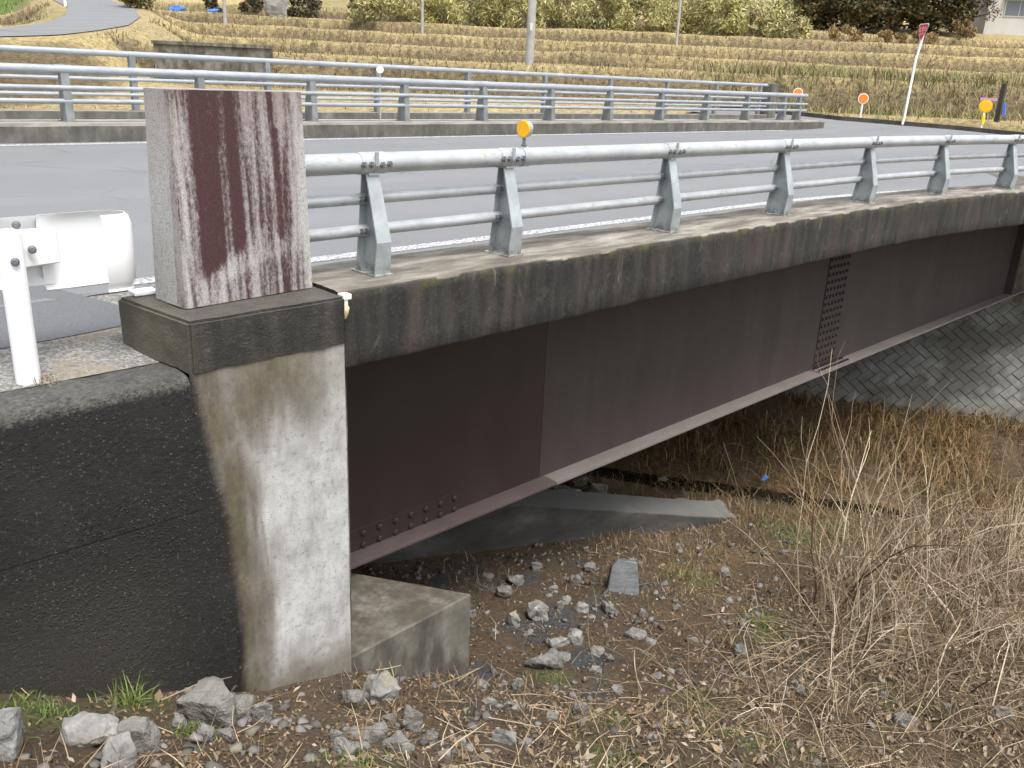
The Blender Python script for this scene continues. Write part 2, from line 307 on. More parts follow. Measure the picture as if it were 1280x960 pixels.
    t.done(c, .9, t.bump(t.noise(160, 3, .8), .4, .006))
    t = T('dark_asphalt'); c = t.ramp(t.noise(110, 3, .8), [(.3, (.08, .083, .088)), (.55, (.12, .124, .13)), (.75, (.18, .182, .186))]); t.done(c, .9, t.bump(t.noise(140, 3, .8), .5, .006))
    t = T('gravel_concrete'); v = t.vor(75, out='Color'); c = t.ramp(t.sep(v)[0], [(.1, (.11, .105, .095)), (.5, (.165, .16, .148)), (.9, (.26, .255, .24))])
    c = t.mix(t.mr(t.noise(3, 5, .65), .5, .68, 0, .7), c, (.21, .18, .13)); c = t.mix(t.mr(t.noise(14, 5, .7), .6, .7, 0, .7), c, (.09, .08, .065)); t.done(c, .9, t.bump(t.vor(75), .6, .01))
    t = T('line_paint'); w = t.mr(t.noise(30, 6, .85), .47, .56); t.done(t.mix(w, (.165, .17, .176), (.55, .56, .56)), .8)
    t = T('walk_paving'); t.done(t.ramp(t.noise(8, 5, .7), [(.3, (.3, .3, .3)), (.7, (.42, .42, .42))]), .9)
    t = T('kerb_old'); c = t.ramp(t.noise(1, 5, .7, t.map((4, 4, 2))), [(.3, (.06, .057, .05)), (.5, (.1, .095, .085)), (.75, (.18, .17, .15))]); c = t.mix(t.mr(t.nrm()[2], .5, .9, 0, .8), c, t.ramp(t.noise(3, 4), [(.3, (.22, .2, .165)), (.7, (.32, .3, .26))])); t.done(c, .9, t.bump(t.noise(25, 5), .4, .01))
    t = T('kerb_black'); t.done(t.ramp(t.noise(3, 5, .7), [(.3, (.022, .02, .018)), (.7, (.075, .066, .056))]), .9)

    t = T('dirt')                   # tint.rgb carries the ground cover of the place
    a = t.attr(); f = t.noise(30, 6, .75); g = t.noise(7, 5, .7)
    c = t.mix(t.mr(f, .3, .7), t.mix(1, a, (.5, .48, .45), 'MULTIPLY'), t.mix(1, a, (1.5, 1.5, 1.5), 'MULTIPLY')); c = t.mix(t.mr(t.noise(85, 4, .8), .62, .72, 0, .7), c, (.24, .2, .15)); c = t.mix(t.mr(g, .55, .7, 0, .6), c, (.045, .034, .024)); c = t.mix(t.mr(t.noise(2.6, 5, .7), .58, .68, 0, .5), c, (.075, .08, .028))
    t.done(c, .95, t.bump(t.math('ADD', f, t.noise(90, 4, .8)), .9, .03))
    t = T('field')
    a = t.attr(); f = t.noise(1, 6, .75, t.map((5, 5, 9))); c = t.mix(t.mr(f, .3, .72), t.mix(1, a, (.5, .47, .42), 'MULTIPLY'), t.mix(1, a, (1.35, 1.35, 1.3), 'MULTIPLY')); t.done(c, .95, t.bump(f, .8, .12))
    t = T('blade'); t.done(t.attr(), .75, spec=.25)
    t = T('stem'); a = t.attr(); t.done(t.mix(t.mr(t.noise(40, 4, .7), .5, .7, 0, .5), a, (.13, .1, .085)), .85, spec=.2)
    t = T('rock'); r = t.rnd(); c = t.ramp(t.noise(13, 7, .75), [(.3, (.05, .048, .043)), (.5, (.125, .12, .11)), (.7, (.24, .235, .22))]); c = t.mix(t.math('MULTIPLY', r, .45), c, (.15, .135, .11)); c = t.mix(t.mr(t.noise(3, 5, .65), .54, .66, 0, .75), c, (.115, .09, .05)); c = t.mix(t.mr(t.nrm()[2], .3, .95, 0, .3), c, (.27, .265, .25))
    c = t.mix(t.mr(t.noise(1, 5, .7, t.map((26, 9, 40)), 1), .6, .72, 0, .5), c, (.055, .052, .048)); t.done(c, .9, t.bump(t.math('ADD', t.noise(22, 6, .75), t.noise(90, 3)), .75, .018))
    t = T('rock_pale'); c = t.ramp(t.noise(9, 6, .7), [(.3, (.11, .107, .098)), (.55, (.21, .207, .195)), (.75, (.33, .328, .312))]); t.done(t.mix(t.mr(t.noise(4, 5), .55, .7, 0, .6), c, (.24, .2, .13)), .9, t.bump(t.noise(28, 6, .75), .7, .015))
    t = T('slate'); c = t.ramp(t.noise(1, 5, .7, t.map((8, 8, 30))), [(.3, (.07, .075, .08)), (.7, (.17, .175, .18))]); t.done(c, .85, t.bump(t.noise(20, 5, .7), .6, .01))
    t = T('tinted'); t.done(t.attr(), .85)
    t = T('block'); r = t.rnd(); z = t.sep(t.pos)[2]
    c = t.ramp(t.noise(5, 5, .7), [(.3, (.095, .094, .085)), (.55, (.16, .16, .149)), (.75, (.25, .25, .236))]); c = t.mix(t.math('MULTIPLY', r, .5), c, (.11, .108, .094)); c = t.mix(t.mr(t.noise(.8, 5, .65), .45, .62, 0, .75), c, (.05, .048, .035)); t.done(c, .85, t.bump(t.noise(30, 4), .3, .006))
    t = T('mortar'); t.done(t.ramp(t.noise(6, 4), [(.3, (.03, .03, .026)), (.7, (.06, .058, .05))]), .95)
    t = T('seat_concrete'); c = t.ramp(t.noise(2.5, 6, .7), [(.3, (.07, .062, .05)), (.5, (.13, .12, .1)), (.7, (.22, .21, .185))]); c = t.mix(t.mr(t.noise(1, 4, .6, t.map((4, 4, 1.5))), .42, .66, 0, .85), c, (.045, .041, .034)); c = t.mix(t.mr(t.noise(60, 4, .7), .6, .75, 0, .5), c, (.19, .18, .16)); c = t.mix(t.math('MULTIPLY', t.mr(t.nrm()[2], .5, .9), t.mr(t.noise(6, 5, .7), .35, .65)), c, (.062, .053, .038)); t.done(c, .88, t.bump(t.noise(30, 5, .7), .4, .01))
    t = T('low_concrete'); c = t.ramp(t.noise(1, 5, .65, t.map((1.2, 1.2, 3))), [(.3, (.035, .033, .03)), (.5, (.06, .058, .053)), (.7, (.12, .117, .11))]); c = t.mix(t.mr(t.nrm()[2], .5, .9, 0, .6), c, (.16, .16, .15)); t.done(c, .88, t.bump(t.noise(20, 5, .7), .3, .01))
    t = T('water'); t.done((.012, .012, .009), .06, t.bump(t.noise(9, 3), .12, .02), spec=.5)
    t = T('reflector_orange'); t.done((.82, .43, .01), .35, t.bump(t.vor(160, rnd=0), .3, .003)); t = T('reflector_deep'); t.done((.72, .22, .03), .4)
    t = T('yellow_plastic'); t.done((.8, .55, .02), .4)
    t = T('sign_red'); t.done((.55, .015, .03), .45); t = T('sign_white'); t.done((.78, .77, .78), .5)
    t = T('pole_concrete'); t.done(t.ramp(t.noise(3, 4), [(.3, (.27, .265, .255)), (.7, (.36, .355, .34))]), .85)
    t = T('wood_dark'); t.done((.05, .04, .035), .9); t = T('blue_cloth'); t.done((.08, .2, .62), .6); t = T('pink_tape'); t.done((.6, .35, .5), .6)
    t = T('bracket_white'); t.done((.7, .68, .62), .6); t = T('foam_beige'); t.done((.55, .46, .28), .8, t.bump(t.noise(60, 4), .5, .006))
    t = T('house_wall'); t.done(t.ramp(t.noise(1, 4, .6, t.map((1, 1, .4))), [(.3, (.4, .39, .36)), (.7, (.47, .46, .43))]), .85)
    t = T('roof_tile'); t.done((.12, .12, .13), .6); t = T('glass_pane'); t.done((.1, .12, .14), .1, spec=.6); t = T('window_frame'); t.done((.45, .45, .46), .5)
    t = T('bark'); t.done(t.ramp(t.noise(6, 5, .7), [(.3, (.06, .045, .035)), (.7, (.14, .11, .09))]), .95)
materials()
def gz(x, y): return float(ground(np.array([x]), np.array([y]))[0])
def edge(x): return -.39 - .0175 * max(0, x - 5.2) ** 2            # outer edge of the deck in plan
def edge_ang(x): return math.atan(-.035 * max(0, x - 5.2))
def roadz(x, y): return -.2 + .042 * (y - .45) + .25 * sstep(20, 28, x)

# ------------------------------------------------------------------ the setting: terrain, road, water
def pal(a, b, k): return np.asarray(a)[None] * (1 - k[:, None]) + np.asarray(b)[None] * k[:, None]
def near_tint(x, y):
    s = .89 * x + .54 * y; n = fbm(x * .8, y * .8, 51) + .5; n2 = fbm(x * 2.3 + 9, y * 2.3, 52) + .5
    c = pal((.066, .045, .028), (.128, .088, .05), n)
    mud = sstep(.55, .66, n2) * sstep(-2.6, -1.6, s) * (1 - sstep(1.5, 3, s)) * sstep(-2.3, -1.4, y); c = c * (1 - mud[:, None]) + np.array((.06, .064, .068)) * mud[:, None]
    straw = sstep(.4, .65, fbm(x * 1.3, y * 1.3, 57) + .5) * sstep(.8, 2.2, s); c = c * (1 - .7 * straw[:, None]) + .7 * np.array((.17, .115, .055)) * straw[:, None]
    for gx, gy, r, k in GREENS:
        d = np.hypot(x - gx, y - gy) / r; q = (1 - sstep(.3, 1.3, d + .8 * (n2 - .5))) * k; c = c * (1 - q[:, None]) + np.array((.085, .115, .03)) * q[:, None]
    bank = sstep(7.6, 8.2, s); c = c * (1 - bank[:, None]) + np.array((.1, .07, .038)) * bank[:, None]
    under = 0 * y; c = c * (1 - .3 * under[:, None])
    return c
GREENS = [(5.39, -.25, .55, .85), (6.27, -.52, .5, .8), (2.51, -1.33, .35, .6), (2.92, -.16, .35, .5), (-3.29, -.7, .16, .6), (-.08, -.83, .2, .35), (-.57, -1.71, .3, .4), (-2.72, -1.94, .22, .5), (2.29, -1.57, .4, .4), (-3.73, -.88, .2, .5), (-3.2, -1.22, .14, .5), (4.69, -2.3, .4, .3), (2.03, -2.87, .4, .35), (.58, -1.86, .3, .3), (-3.79, -.73, .2, .5), (0, -2.6, .5, .35), (-1.2, -2.3, .35, .4)]
NX0, NX1, NY0, NY1 = -9.0, 17.0, -9.0, 13.0
def grid_mesh(name, xs, ys, mat, tint, keep=None, z=ground):
    X, Y = np.meshgrid(xs, ys, indexing='ij'); Z = z(X, Y); nx, ny = X.shape
    V = np.c_[X.ravel(), Y.ravel(), Z.ravel()]; I = np.arange(nx * ny).reshape(nx, ny)
    F = np.c_[I[:-1, :-1].ravel(), I[1:, :-1].ravel(), I[1:, 1:].ravel(), I[:-1, 1:].ravel()]
    if keep is not None:
        cx = V[F].mean(1); F = F[keep(cx[:, 0], cx[:, 1])]
    o = arrmesh(name, V, F, mat, None, tint(V[:, 0], V[:, 1]) if tint else None, True); return tag(o, kind='structure')
def fine(x, y):
    return ground(x, y) + .05 * fbm(x * 7, y * 7, 14, 3) + .03 * np.abs(fbm(x * 15, y * 15, 19, 2)) + .09 * np.abs(fbm(x * 3.1, y * 3.1, 24, 3)) * sstep(-1.4, -2.6, y - .1 * x)
grid_mesh('riverbank', np.linspace(NX0, NX1, 400), np.linspace(NY0, NY1, 340), 'dirt', near_tint, z=fine)
def far_tint(x, y):
    w = (x - CAMX) * FW[0] + (y - CAMY) * FW[1]; r = (x - CAMX) * RT[0] + (y - CAMY) * RT[1]
    n = fbm(r * .12, w * .3, 61) + .5; c = pal((.25, .205, .11), (.4, .32, .155), n)
    h = .5; sl_ = np.hypot(ground(x + h * FW[0], y + h * FW[1]) - ground(x, y), 0) / h                # banks carry darker dead weeds
    rz_ = sstep(.2, .5, sl_); c = c * (1 - rz_[:, None]) + pal((.075, .058, .038), (.17, .132, .072), n) * rz_[:, None]
    g = sstep(.55, .7, fbm(x * .1, y * .1, 63) + .5); c = c * (1 - .45 * g[:, None]) + .45 * np.array((.14, .135, .055)) * g[:, None]
    pt = sstep(.5, .7, fbm(r * .22, w * .5, 68) + .5); c = c * (1 - .4 * pt[:, None]) + .4 * np.array((.2, .15, .085)) * pt[:, None]
    lg = sstep(48, 54, w) * (1 - sstep(-33, -28, r)); c = c * (1 - lg[:, None]) + np.array((.1, .17, .035)) * lg[:, None]
    return c
axf = np.unique(np.concatenate([np.linspace(-400, -60, 18), np.linspace(-60, NX0, 40), np.linspace(NX0, NX1, 60), np.linspace(NX1, 95, 230), np.linspace(95, 600, 40)]))
ayf = np.unique(np.concatenate([np.linspace(-400, -40, 18), np.linspace(-40, NY0, 30), np.linspace(NY0, NY1, 40), np.linspace(NY1, 85, 220), np.linspace(85, 600, 40)]))
grid_mesh('hillside', axf, ayf, 'field', far_tint, keep=lambda x, y: ~((x > NX0) & (x < NX1) & (y > NY0) & (y < NY1)))
# stream
def strm(u, v):
    s = 6.1 + 1.6 * u; t = -14 + 32 * v; n = s / 1.041; return (.855 * n - .519 * t, .519 * n + .855 * t, -4.97)
tag(MB().grid(strm, 4, 20).build('stream_water', 'water', smooth=True), kind='structure')
# road: one sheet, wide junction at the far end
def inside_road(x, y):
    near = np.where(x < -1.9, 1.0, np.array([edge(q) for q in x]) + .72)
    near = np.where(x > 18.5, -14 - 0 * x, near)
    far = np.where(x < 22.3, 8.65, 14.0)
    xk = np.interp(y, [-40, 2, 4, 6, 8, 9.5, 12, 14], [27, 26.2, 26.4, 26.3, 25.5, 25.0, 24.9, 24.9])
    return (y > near) & (y < far) & (x < xk)
rx = np.unique(np.concatenate([np.linspace(-40, -2, 60), np.linspace(-2, 18, 160), np.linspace(18, 28, 90)])); ry = np.linspace(-14, 14, 260)
grid_mesh('road', rx, ry, 'asphalt', None, keep=inside_road, z=roadz)
def line_strip(name, pts, w):
    m = MB()
    for (x0, y0), (x1, y1) in zip(pts[:-1], pts[1:]):
        m.add([(x0, y0 - w / 2, roadz(x0, y0 - w / 2) + .004), (x1, y1 - w / 2, roadz(x1, y1 - w / 2) + .004), (x1, y1 + w / 2, roadz(x1, y1 + w / 2) + .004), (x0, y0 + w / 2, roadz(x0, y0 + w / 2) + .004)], [(0, 1, 2, 3)])
    return tag(m.build(name, 'line_paint'), kind='structure')
line_strip('edge_line', [(x, 1.2 + (edge(x) + .39) * .9) for x in np.linspace(-2.4, 18, 60)], .14)
line_strip('edge_line', [(x, 8.42 + .1 * math.sin(x * .09)) for x in np.linspace(-40, 19.5, 60)], .15)
line_strip('edge_line', [(x, 8.5 + (x - 19.5) * .28) for x in np.linspace(21.2, 24.2, 6)], .12)
# approach shoulder behind the retaining wall, and the darker asphalt apron
def shoulder(u, v):
    x = -40 + 38.0 * (1 - (1 - u) ** 3); y = -.2 + 1.25 * v; return (x, y, -.287 + .105 * sstep(0, 1, v) )
tag(MB().grid(shoulder, 120, 12).build('road_shoulder', 'gravel_concrete', smooth=True), kind='structure')
def apron(u, v):
    y = .42 + 1.6 * v; x0 = -2.55 - .38 * (y - .6); x = x0 - 38 * u ** 3; y += .05 * math.sin(x * 2.3) * (1 - v); return (x, y, (-.287 + .105 * float(sstep(-.2, 1.05, y)) if y < 1.05 else roadz(x, y)) + .005)
tag(MB().grid(apron, 60, 10).build('asphalt_apron', 'dark_asphalt', smooth=True), kind='structure')
# sidewalk behind the far kerb
tag(MB().box(-40, 23.2, 9.3, 11.2, -.3, .30).build('sidewalk', 'walk_paving'), kind='structure')
# kerb of the junction and the lane on the hill
kp = [(24.5, 14.0), (24.85, 11.44), (24.95, 10.8), (24.95, 9.53), (25.4, 8.33), (26.2, 6.07), (26.35, 4.22), (26.15, 2.6), (26.5, -4), (27, -14)]
m = MB()
for (x0, y0), (x1, y1) in zip(kp[:-1], kp[1:]):
    a, b = roadz(x0, y0), roadz(x1, y1); m.add([(x0, y0, a - .1), (x1, y1, b - .1), (x1, y1, b + .13), (x0, y0, a + .13), (x0 + .2, y0, a - .1), (x1 + .2, y1, b - .1), (x1 + .2, y1, b + .13), (x0 + .2, y0, a + .13)], [(0, 1, 2, 3), (3, 2, 6, 7), (7, 6, 5, 4)])
tag(m.build('kerb', 'kerb_black'), kind='structure')
m = MB(); L = [Vector(p) for p in LANE[1:]]; pts = []
for i in range(len(L) - 1):
    for k in range(6): pts.append(L[i].lerp(L[i + 1], k / 6))
vs = []
for i in range(len(pts)):
    d = (pts[min(i + 1, len(pts) - 1)] - pts[max(i - 1, 0)]).normalized(); n = Vector((-d.y, d.x, 0)) * 1.6; a_, b_ = pts[i] + n, pts[i] - n; vs += [Vector((a_.x, a_.y, gz(a_.x, a_.y) + .035)), Vector((b_.x, b_.y, gz(b_.x, b_.y) + .035))]
m.add(vs, [(2 * i, 2 * i + 1, 2 * i + 3, 2 * i + 2) for i in range(len(pts) - 1)]); tag(m.build('hill_lane', 'asphalt', smooth=True), kind='structure')

# ------------------------------------------------------------------ bridge
bridge = empty('road_bridge', (7, 4, -.5), 'road bridge with dark concrete edge beam and brown steel girder', 'bridge')
def sweep(prof, xs, jitter=.0):
    """profile of (offset from the deck edge, z) swept along the curved deck edge"""
    m = MB(); n = len(prof); vs = []
    for x in xs:
        e = edge(x)
        for k, (o, z) in enumerate(prof):
            j = jitter * float(fbm(np.array([x * 14 + k * .7]), np.array([k * 1.9 + z * 6]), 71)[0]); j2 = jitter * float(fbm(np.array([x * 7 + 31 + k]), np.array([k * 2.3]), 72)[0])
            vs.append((x, e + o + j, z + j2))
    fs = [(i * n + k, (i + 1) * n + k, (i + 1) * n + (k + 1) % n, i * n + (k + 1) % n) for i in range(len(xs) - 1) for k in range(n)]
    fs += [tuple(range(n)), tuple(range((len(xs) - 1) * n, len(xs) * n))[::-1]]
    return m.add(vs, fs)
prof = [(0.012, -.49), (0.0, -.47), (0, -.36), (0, -.25), (0, -.15), (0, -.07), (.002, -.03), (.02, -.006), (.05, 0), (.2, .002), (.4, .002), (.6, .002), (.73, 0), (.75, -.02), (.75, -.3), (.4, -.42)]
m = sweep(prof, np.concatenate([np.arange(-1.74, 12.0, .05), np.arange(12, 19, .25)]), .008); m.build('edge_beam', 'beam_concrete', bridge, smooth=True)
# deck slab
xs = np.arange(-1.74, 15.41, .4); vs = []; fs = []
for x in xs:
    e = edge(x); vs += [(x, e + .05, -.47), (x, 11.55, .0), (x, 11.55, .28), (x, 8.9, .06), (x, e + .7, -.24)]
n = 5; fs = [(i * n + k, (i + 1) * n + k, (i + 1) * n + (k + 1) % n, i * n + (k + 1) % n) for i in range(len(xs) - 1) for k in range(n)] + [tuple(range(n)), tuple(range((len(xs) - 1) * n, len(xs) * n))[::-1]]
MB().add(vs, fs).build('deck_slab', 'seat_concrete', bridge)
# girders: the outer one in detail
XE, XS, X0, X1 = -1.62, 1.13, 1.13, 15.3
g = MB().box(XE, XS, .545, .56, -2.431, -.40).build('girder_end', 'girder_paint', bridge); tag(g, 'dark brown painted end of the girder web')
g = MB().box(XS, X1, .543, .558, -2.431, -.40).build('girder_web', 'girder_steel', bridge); tag(g, 'grey brown steel girder web')
MB().box(XE, XS + .06, .36, .75, -2.46, -2.43, .004).build('bottom_flange', 'flange_paint', bridge)
MB().box(XS + .062, X1, .358, .752, -2.462, -2.429, .004).build('bottom_flange', 'flange_steel', bridge)
MB().box(XS - .004, X1, .40, .71, -.47, -.44).build('top_flange', 'girder_steel', bridge)
gus = MB().box(-1.62, .05, .532, .5445, -2.4295, -2.235, .002).build('gusset_plate', 'girder_paint', bridge)
hexb = proto(MB().tube([(0, 0, 0), (0, -.012, 0), (0, -.02, 0)], [.027, .027, .018], 6), 'bolt', 'bolt_dark')
for i in range(10):
    for z in (-2.288, -2.396): put(hexb, 'bolt', gus, (.02 - .163 * i, .532, z))
# bolted web splice in the middle of the span
sp = MB().box(6.66, 7.24, .53, .5425, -2.39, -.56, .002).build('splice_plate', 'girder_steel', bridge)
m = MB()
for r in range(17):
    z = -.68 - r * .103
    for c in range(6):
        x = 6.70 + c * .1; m.tube([(x, .53, z), (x, .514, z), (x, .506, z)], [.024, .024, .016], 6)
tag(m.build('bolt_rows', 'bolt_dark', sp), kind='stuff')
fs_ = MB().box(6.56, 7.5, .375, .532, -2.4285, -2.414, .002).build('splice_plate', 'flange_steel', bridge)
m = MB()
for c in range(13):
    for y in (.405, .495): m.tube([(6.6 + c * .07, y, -2.414), (6.6 + c * .07, y, -2.39)], .02, 6)
tag(m.build('bolt_rows', 'bolt_dark', fs_), kind='stuff')
for x in (-1.45, 14.6): MB().box(x, x + .014, .40, .5425, -2.4285, -.47).build('stiffener', 'girder_paint' if x < 0 else 'girder_steel', bridge)
for y in (3.3, 6.0, 8.7):
    x0 = -1.6 - .6 * (y - .55)
    MB().box(x0, x0 + 17, y, y + .015, -2.44, -.1).build('girder_web', 'girder_steel', bridge); MB().box(x0, x0 + 17, y - .15, y + .16, -2.47, -2.4405).build('bottom_flange', 'flange_steel', bridge)
# far kerbs of the carriageway and of the sidewalk
m = MB(); xs = np.concatenate([np.arange(-40, -2, 2), np.arange(-2, 22.0, .25), [22.0]]); pf = [(8.62, .0), (8.60, .36), (8.64, .40), (9.28, .40), (9.3, .0)]; vs = []
for x in xs:
    for k, (y, z) in enumerate(pf): vs.append((x, y + .006 * math.sin(x * 5 + k), z + .012 * float(fbm(np.array([x * 1.7]), np.array([k * 1.]), 8)[0])))
n = 5; m.add(vs, [(i * n + k, (i + 1) * n + k, (i + 1) * n + (k + 1) % n, i * n + (k + 1) % n) for i in range(len(xs) - 1) for k in range(n)] + [tuple(range(n)), tuple(range((len(xs) - 1) * n, len(xs) * n))[::-1]])
m.build('kerb', 'kerb_old', bridge); MB().box(-40, 23.1, 11.15, 11.55, -.2, .44, .015).build('kerb', 'kerb_old', bridge)

# ------------------------------------------------------------------ near railing
rail = empty('bridge_railing', (0, 0, 0), 'grey three-pipe railing on the near edge of the bridge, beside the stained stone block', 'railing', )
def post_mesh(mirror=False):
    m = MB(); t = .009
    f = [(-.185, .014), (-.205, .22), (-.085, .655)]; bk = [(.055, .014), (.02, .3), (-.012, .645)]
    def plate(line, w0, w1, th):
        n = len(line); vs = []
        for i, (y, z) in enumerate(line):
            w = w0 + (w1 - w0) * i / (n - 1)
            for sx in (-1, 1):
                for dy in (0, th): vs.append((sx * w / 2, y + dy, z))
        fs = []
        for i in range(n - 1):
            a = 4 * i; b = a + 4
            fs += [(a, a + 2, b + 2, b), (a + 1, b + 1, b + 3, a + 3), (a, b, b + 1, a + 1), (a + 2, a + 3, b + 3, b + 2)]
        fs += [(0, 1, 3, 2), (4 * n - 4, 4 * n - 2, 4 * n - 1, 4 * n - 3)]
        m.add(vs, fs)
    plate(f, .125, .098, .011); plate(bk, .085, .07, -.009)
    m.prism([(f[0][0] + .011, f[0][1]), (bk[0][0] - .009, bk[0][1]), (bk[1][0] - .009, bk[1][1]), (bk[2][0] - .009, bk[2][1]), (f[2][0] + .011, f[2][1]), (f[1][0] + .011, f[1][1])], 'x', .012, .024)
    m.box(-.075, .075, -.2, .075, 0, .0135, .003)                                  # base plate
    # saddle: lug that carries the top pipe and the fin in front of it
    m.prism([(-.085, .64), (-.012, .635), (.0, .66), (-.01, .69), (-.125, .70), (-.128, .775), (-.142, .775), (-.14, .69), (-.12, .655)], 'x', -.011, .011)
    m.prism([(-.105, .63), (-.0, .63), (-.01, .655), (-.1, .655)], 'x', -.04, .04)
    return m
post_me = proto(post_mesh(), 'post', 'post_zinc')
bolt_me = proto(MB().tube([(0, .01, 0), (0, -.014, 0)], .021, 6).tube([(0, -.014, 0), (0, -.026, 0)], .012, 6), 'bolt', 'bolt_steel')
sleeve_me = proto(MB().tube([(-.1, 0, 0), (.1, 0, 0)], .0685, 20), 'sleeve', 'rail_grey', True)
RX = [-1.27, -.07, 1.93, 3.93, 5.93, 7.9, 9.85, 11.75, 13.6]
def rp(x, o, z): 
    a = edge_ang(x); return (x - math.sin(a) * (o - .39), edge(x) + o, z)
for x in RX:
    a = edge_ang(x); p = put(post_me, 'post', rail, rp(x, .39, 0), (0, 0, a))
    for bx, by, bz in ((-.095, -.118, .7), (.045, -.118, .695), (-.04, -.118, .7), (.1, -.118, .7)): put(bolt_me, 'bolt', p, (bx, by - .008, bz), local=True)
    for bz in (.475, .27):
        for bx in (-.052, -.018, .052): put(bolt_me, 'bolt', p, (bx, -.018 if bx < 0 else -.022, bz), local=True)
    for by in (-.15, .02): put(bolt_me, 'bolt', p, (-.045, by, .012), (-math.pi / 2, 0, 0), local=True)
    put(sleeve_me, 'sleeve', rail, rp(x, .39 - .063, .703), (0, 0, a))
ends = [-1.86] + RX
for i in range(len(ends) - 1):
    xa, xb = ends[i], ends[i + 1]; xm = np.linspace(xa, xb, 6)
    MB().tube([rp(q, .39 - .063, .703) for q in xm], .0645, 20).build('top_rail', 'rail_grey', rail, smooth=True)
    for z in (.475, .27): MB().tube([rp(q, .39 + .004, z) for q in xm], .038, 14).build('middle_rail', 'rail_grey', rail, smooth=True)
# round reflector clamped on the top rail
rf = empty('rail_reflector', (.1, -.063, .768), 'round orange reflector with grey rim clamped on the near railing', 'reflector')
dirv = Vector((-.99, -.1, -.02)).normalized()
def disc(c, d, r0, r1, th, n=24):
    c = Vector(c); return MB().tube([c, c + d * th], [r0, r1], n)
c0 = Vector((.1, -.063, .90))
disc(c0 - dirv * .03, dirv, .058, .065, .042).build('housing', 'rail_grey', rf, smooth=True); disc(c0 + dirv * .012, dirv, .061, .057, .006).build('lens', 'reflector_orange', rf)
MB().tube([(.1, -.063, .766), (.1, -.063, .846)], .012, 8).tube([(.1, -.063, .776), (.1, -.063, .79)], .02, 8).build('stem', 'bolt_steel', rf, smooth=True)
MB().tube([(.06, -.063, .703), (.14, -.063, .703)], .0705, 20).build('clamp', 'rail_grey', rf, smooth=True)

# ------------------------------------------------------------------ railing across the road and the sidewalk railing
fr = empty('bridge_railing', (0, 8.95, .4), 'grey three-pipe railing on the kerb across the road', 'railing')
fpost = MB(); fpost.prism([(-.1, 0), (.16, 0), (.13, .3), (.05, .66), (-.05, .66), (-.08, .3)], 'x', -.055, .055); fpost.box(-.08, .08, -.14, .2, 0, .012); fpost.prism([(-.05, .66), (.05, .66), (.05, .7), (-.05, .7)], 'x', -.03, .03)
fpost_me = proto(fpost, 'post', 'post_far'); fs_me = proto(MB().tube([(-.11, 0, 0), (.11, 0, 0)], .0665, 16), 'sleeve', 'rail_far', True)
FX = [-14 + 2 * i for i in range(18)] + [20.9]
for x in FX: put(fpost_me, 'post', fr, (x, 8.95, .4)); put(fs_me, 'sleeve', fr, (x, 8.95, 1.10))
for a, b in zip(FX[:-1], FX[1:]):
    e = .4 if b == 20.9 else 0
    MB().tube([(a, 8.95, 1.10), (b + e, 8.95, 1.10)], .062, 14).build('top_rail', 'rail_far', fr, smooth=True)
    for z in (.86, .68): MB().tube([(a, 8.9, z), (b + e, 8.9, z)], .036, 10).build('middle_rail', 'rail_far', fr, smooth=True)
wr = empty('sidewalk_railing', (0, 11.3, .44), 'thin tall railing along the outer edge of the sidewalk', 'railing')
wpost = proto(MB().prism([(-.06, 0), (.06, 0), (.05, .9), (-.05, .9)], 'x', -.05, .05).box(-.09, .09, -.09, .09, 0, .012), 'post', 'post_far')
WX = [1.93 + 2.58 * i for i in range(-6, 9)]
for x in WX: put(wpost, 'post', wr, (x, 11.3, .44))
for a, b in zip(WX[:-1], WX[1:]):
    e = .5 if b == WX[-1] else 0
    MB().tube([(a, 11.3, 1.36), (b + e, 11.3, 1.36)], .05, 12).build('top_rail', 'rail_far', wr, smooth=True)
    for z in (.95, .70): MB().tube([(a, 11.25, z), (b + e, 11.25, z)], .03, 8).build('middle_rail', 'rail_far', wr, smooth=True)
r2 = empty('rail_reflector', (6.95, 11.0, .44), 'small cream reflector disc behind the railing across the road', 'reflector')
MB().tube([(6.95, 11.0, .3), (6.95, 11.0, 1.26)], .014, 8).build('stem', 'post_zinc', r2); disc((6.95, 11.0, 1.3), Vector((-.5, -.85, 0)), .075, .075, .03).build('lens', 'bracket_white', r2)

# ------------------------------------------------------------------ abutment, cap and stone block
ab = empty('bridge_abutment', (-2.2, -.2, -2.6), 'pale stained concrete abutment pier with dark cap under the stone block', 'abutment')
def stain_pier(P):
    x, z = P[:, 0], P[:, 2]; bx = np.interp(z, [-2.4, -1.7, -1.2, -.7, -.3], [-2.56, -2.57, -2.60, -2.68, -2.75]); n = fbm(x * 7, z * 3, 81) ; n2 = fbm(x * 14, z * 1.6, 82)
    d = x - bx + .06 * n
    r = 1 - sstep(-.06, .09, d)
    g = (1 - sstep(.1, .36, d + .2 * n2 + .05 * n)) * 1.0
    topst = sstep(-1.05, -.5, z + .5 * n2 + .35 * n); g = np.maximum(g, topst * .95 * (1 - .45 * sstep(-2.1, -1.85, x)))
    base = sstep(-2.05, -2.5, z + .5 * n + .2 * n2) * .85; g = np.maximum(g, sstep(.12, .3, fbm(x * 3.5, z * 2.2, 84) + .15 * n2) * .25); g = np.maximum(g, base)
    ring = np.exp(-((np.hypot(x + 2.0, z + 2.38) - .07) / .035) ** 2); g = np.maximum(g, .5 * ring)
    # thin run-off lines
    run = np.exp(-((x - (-2.4 + .03 * np.sin(z * 3) - .04 * (z + 1.5))) / .018) ** 2) * sstep(-.9, -1.3, z) * sstep(-2.2, -1.9, z); g = np.maximum(g, run * .7)
    return np.c_[r * .97, np.clip(g, 0, 1), 0 * r]
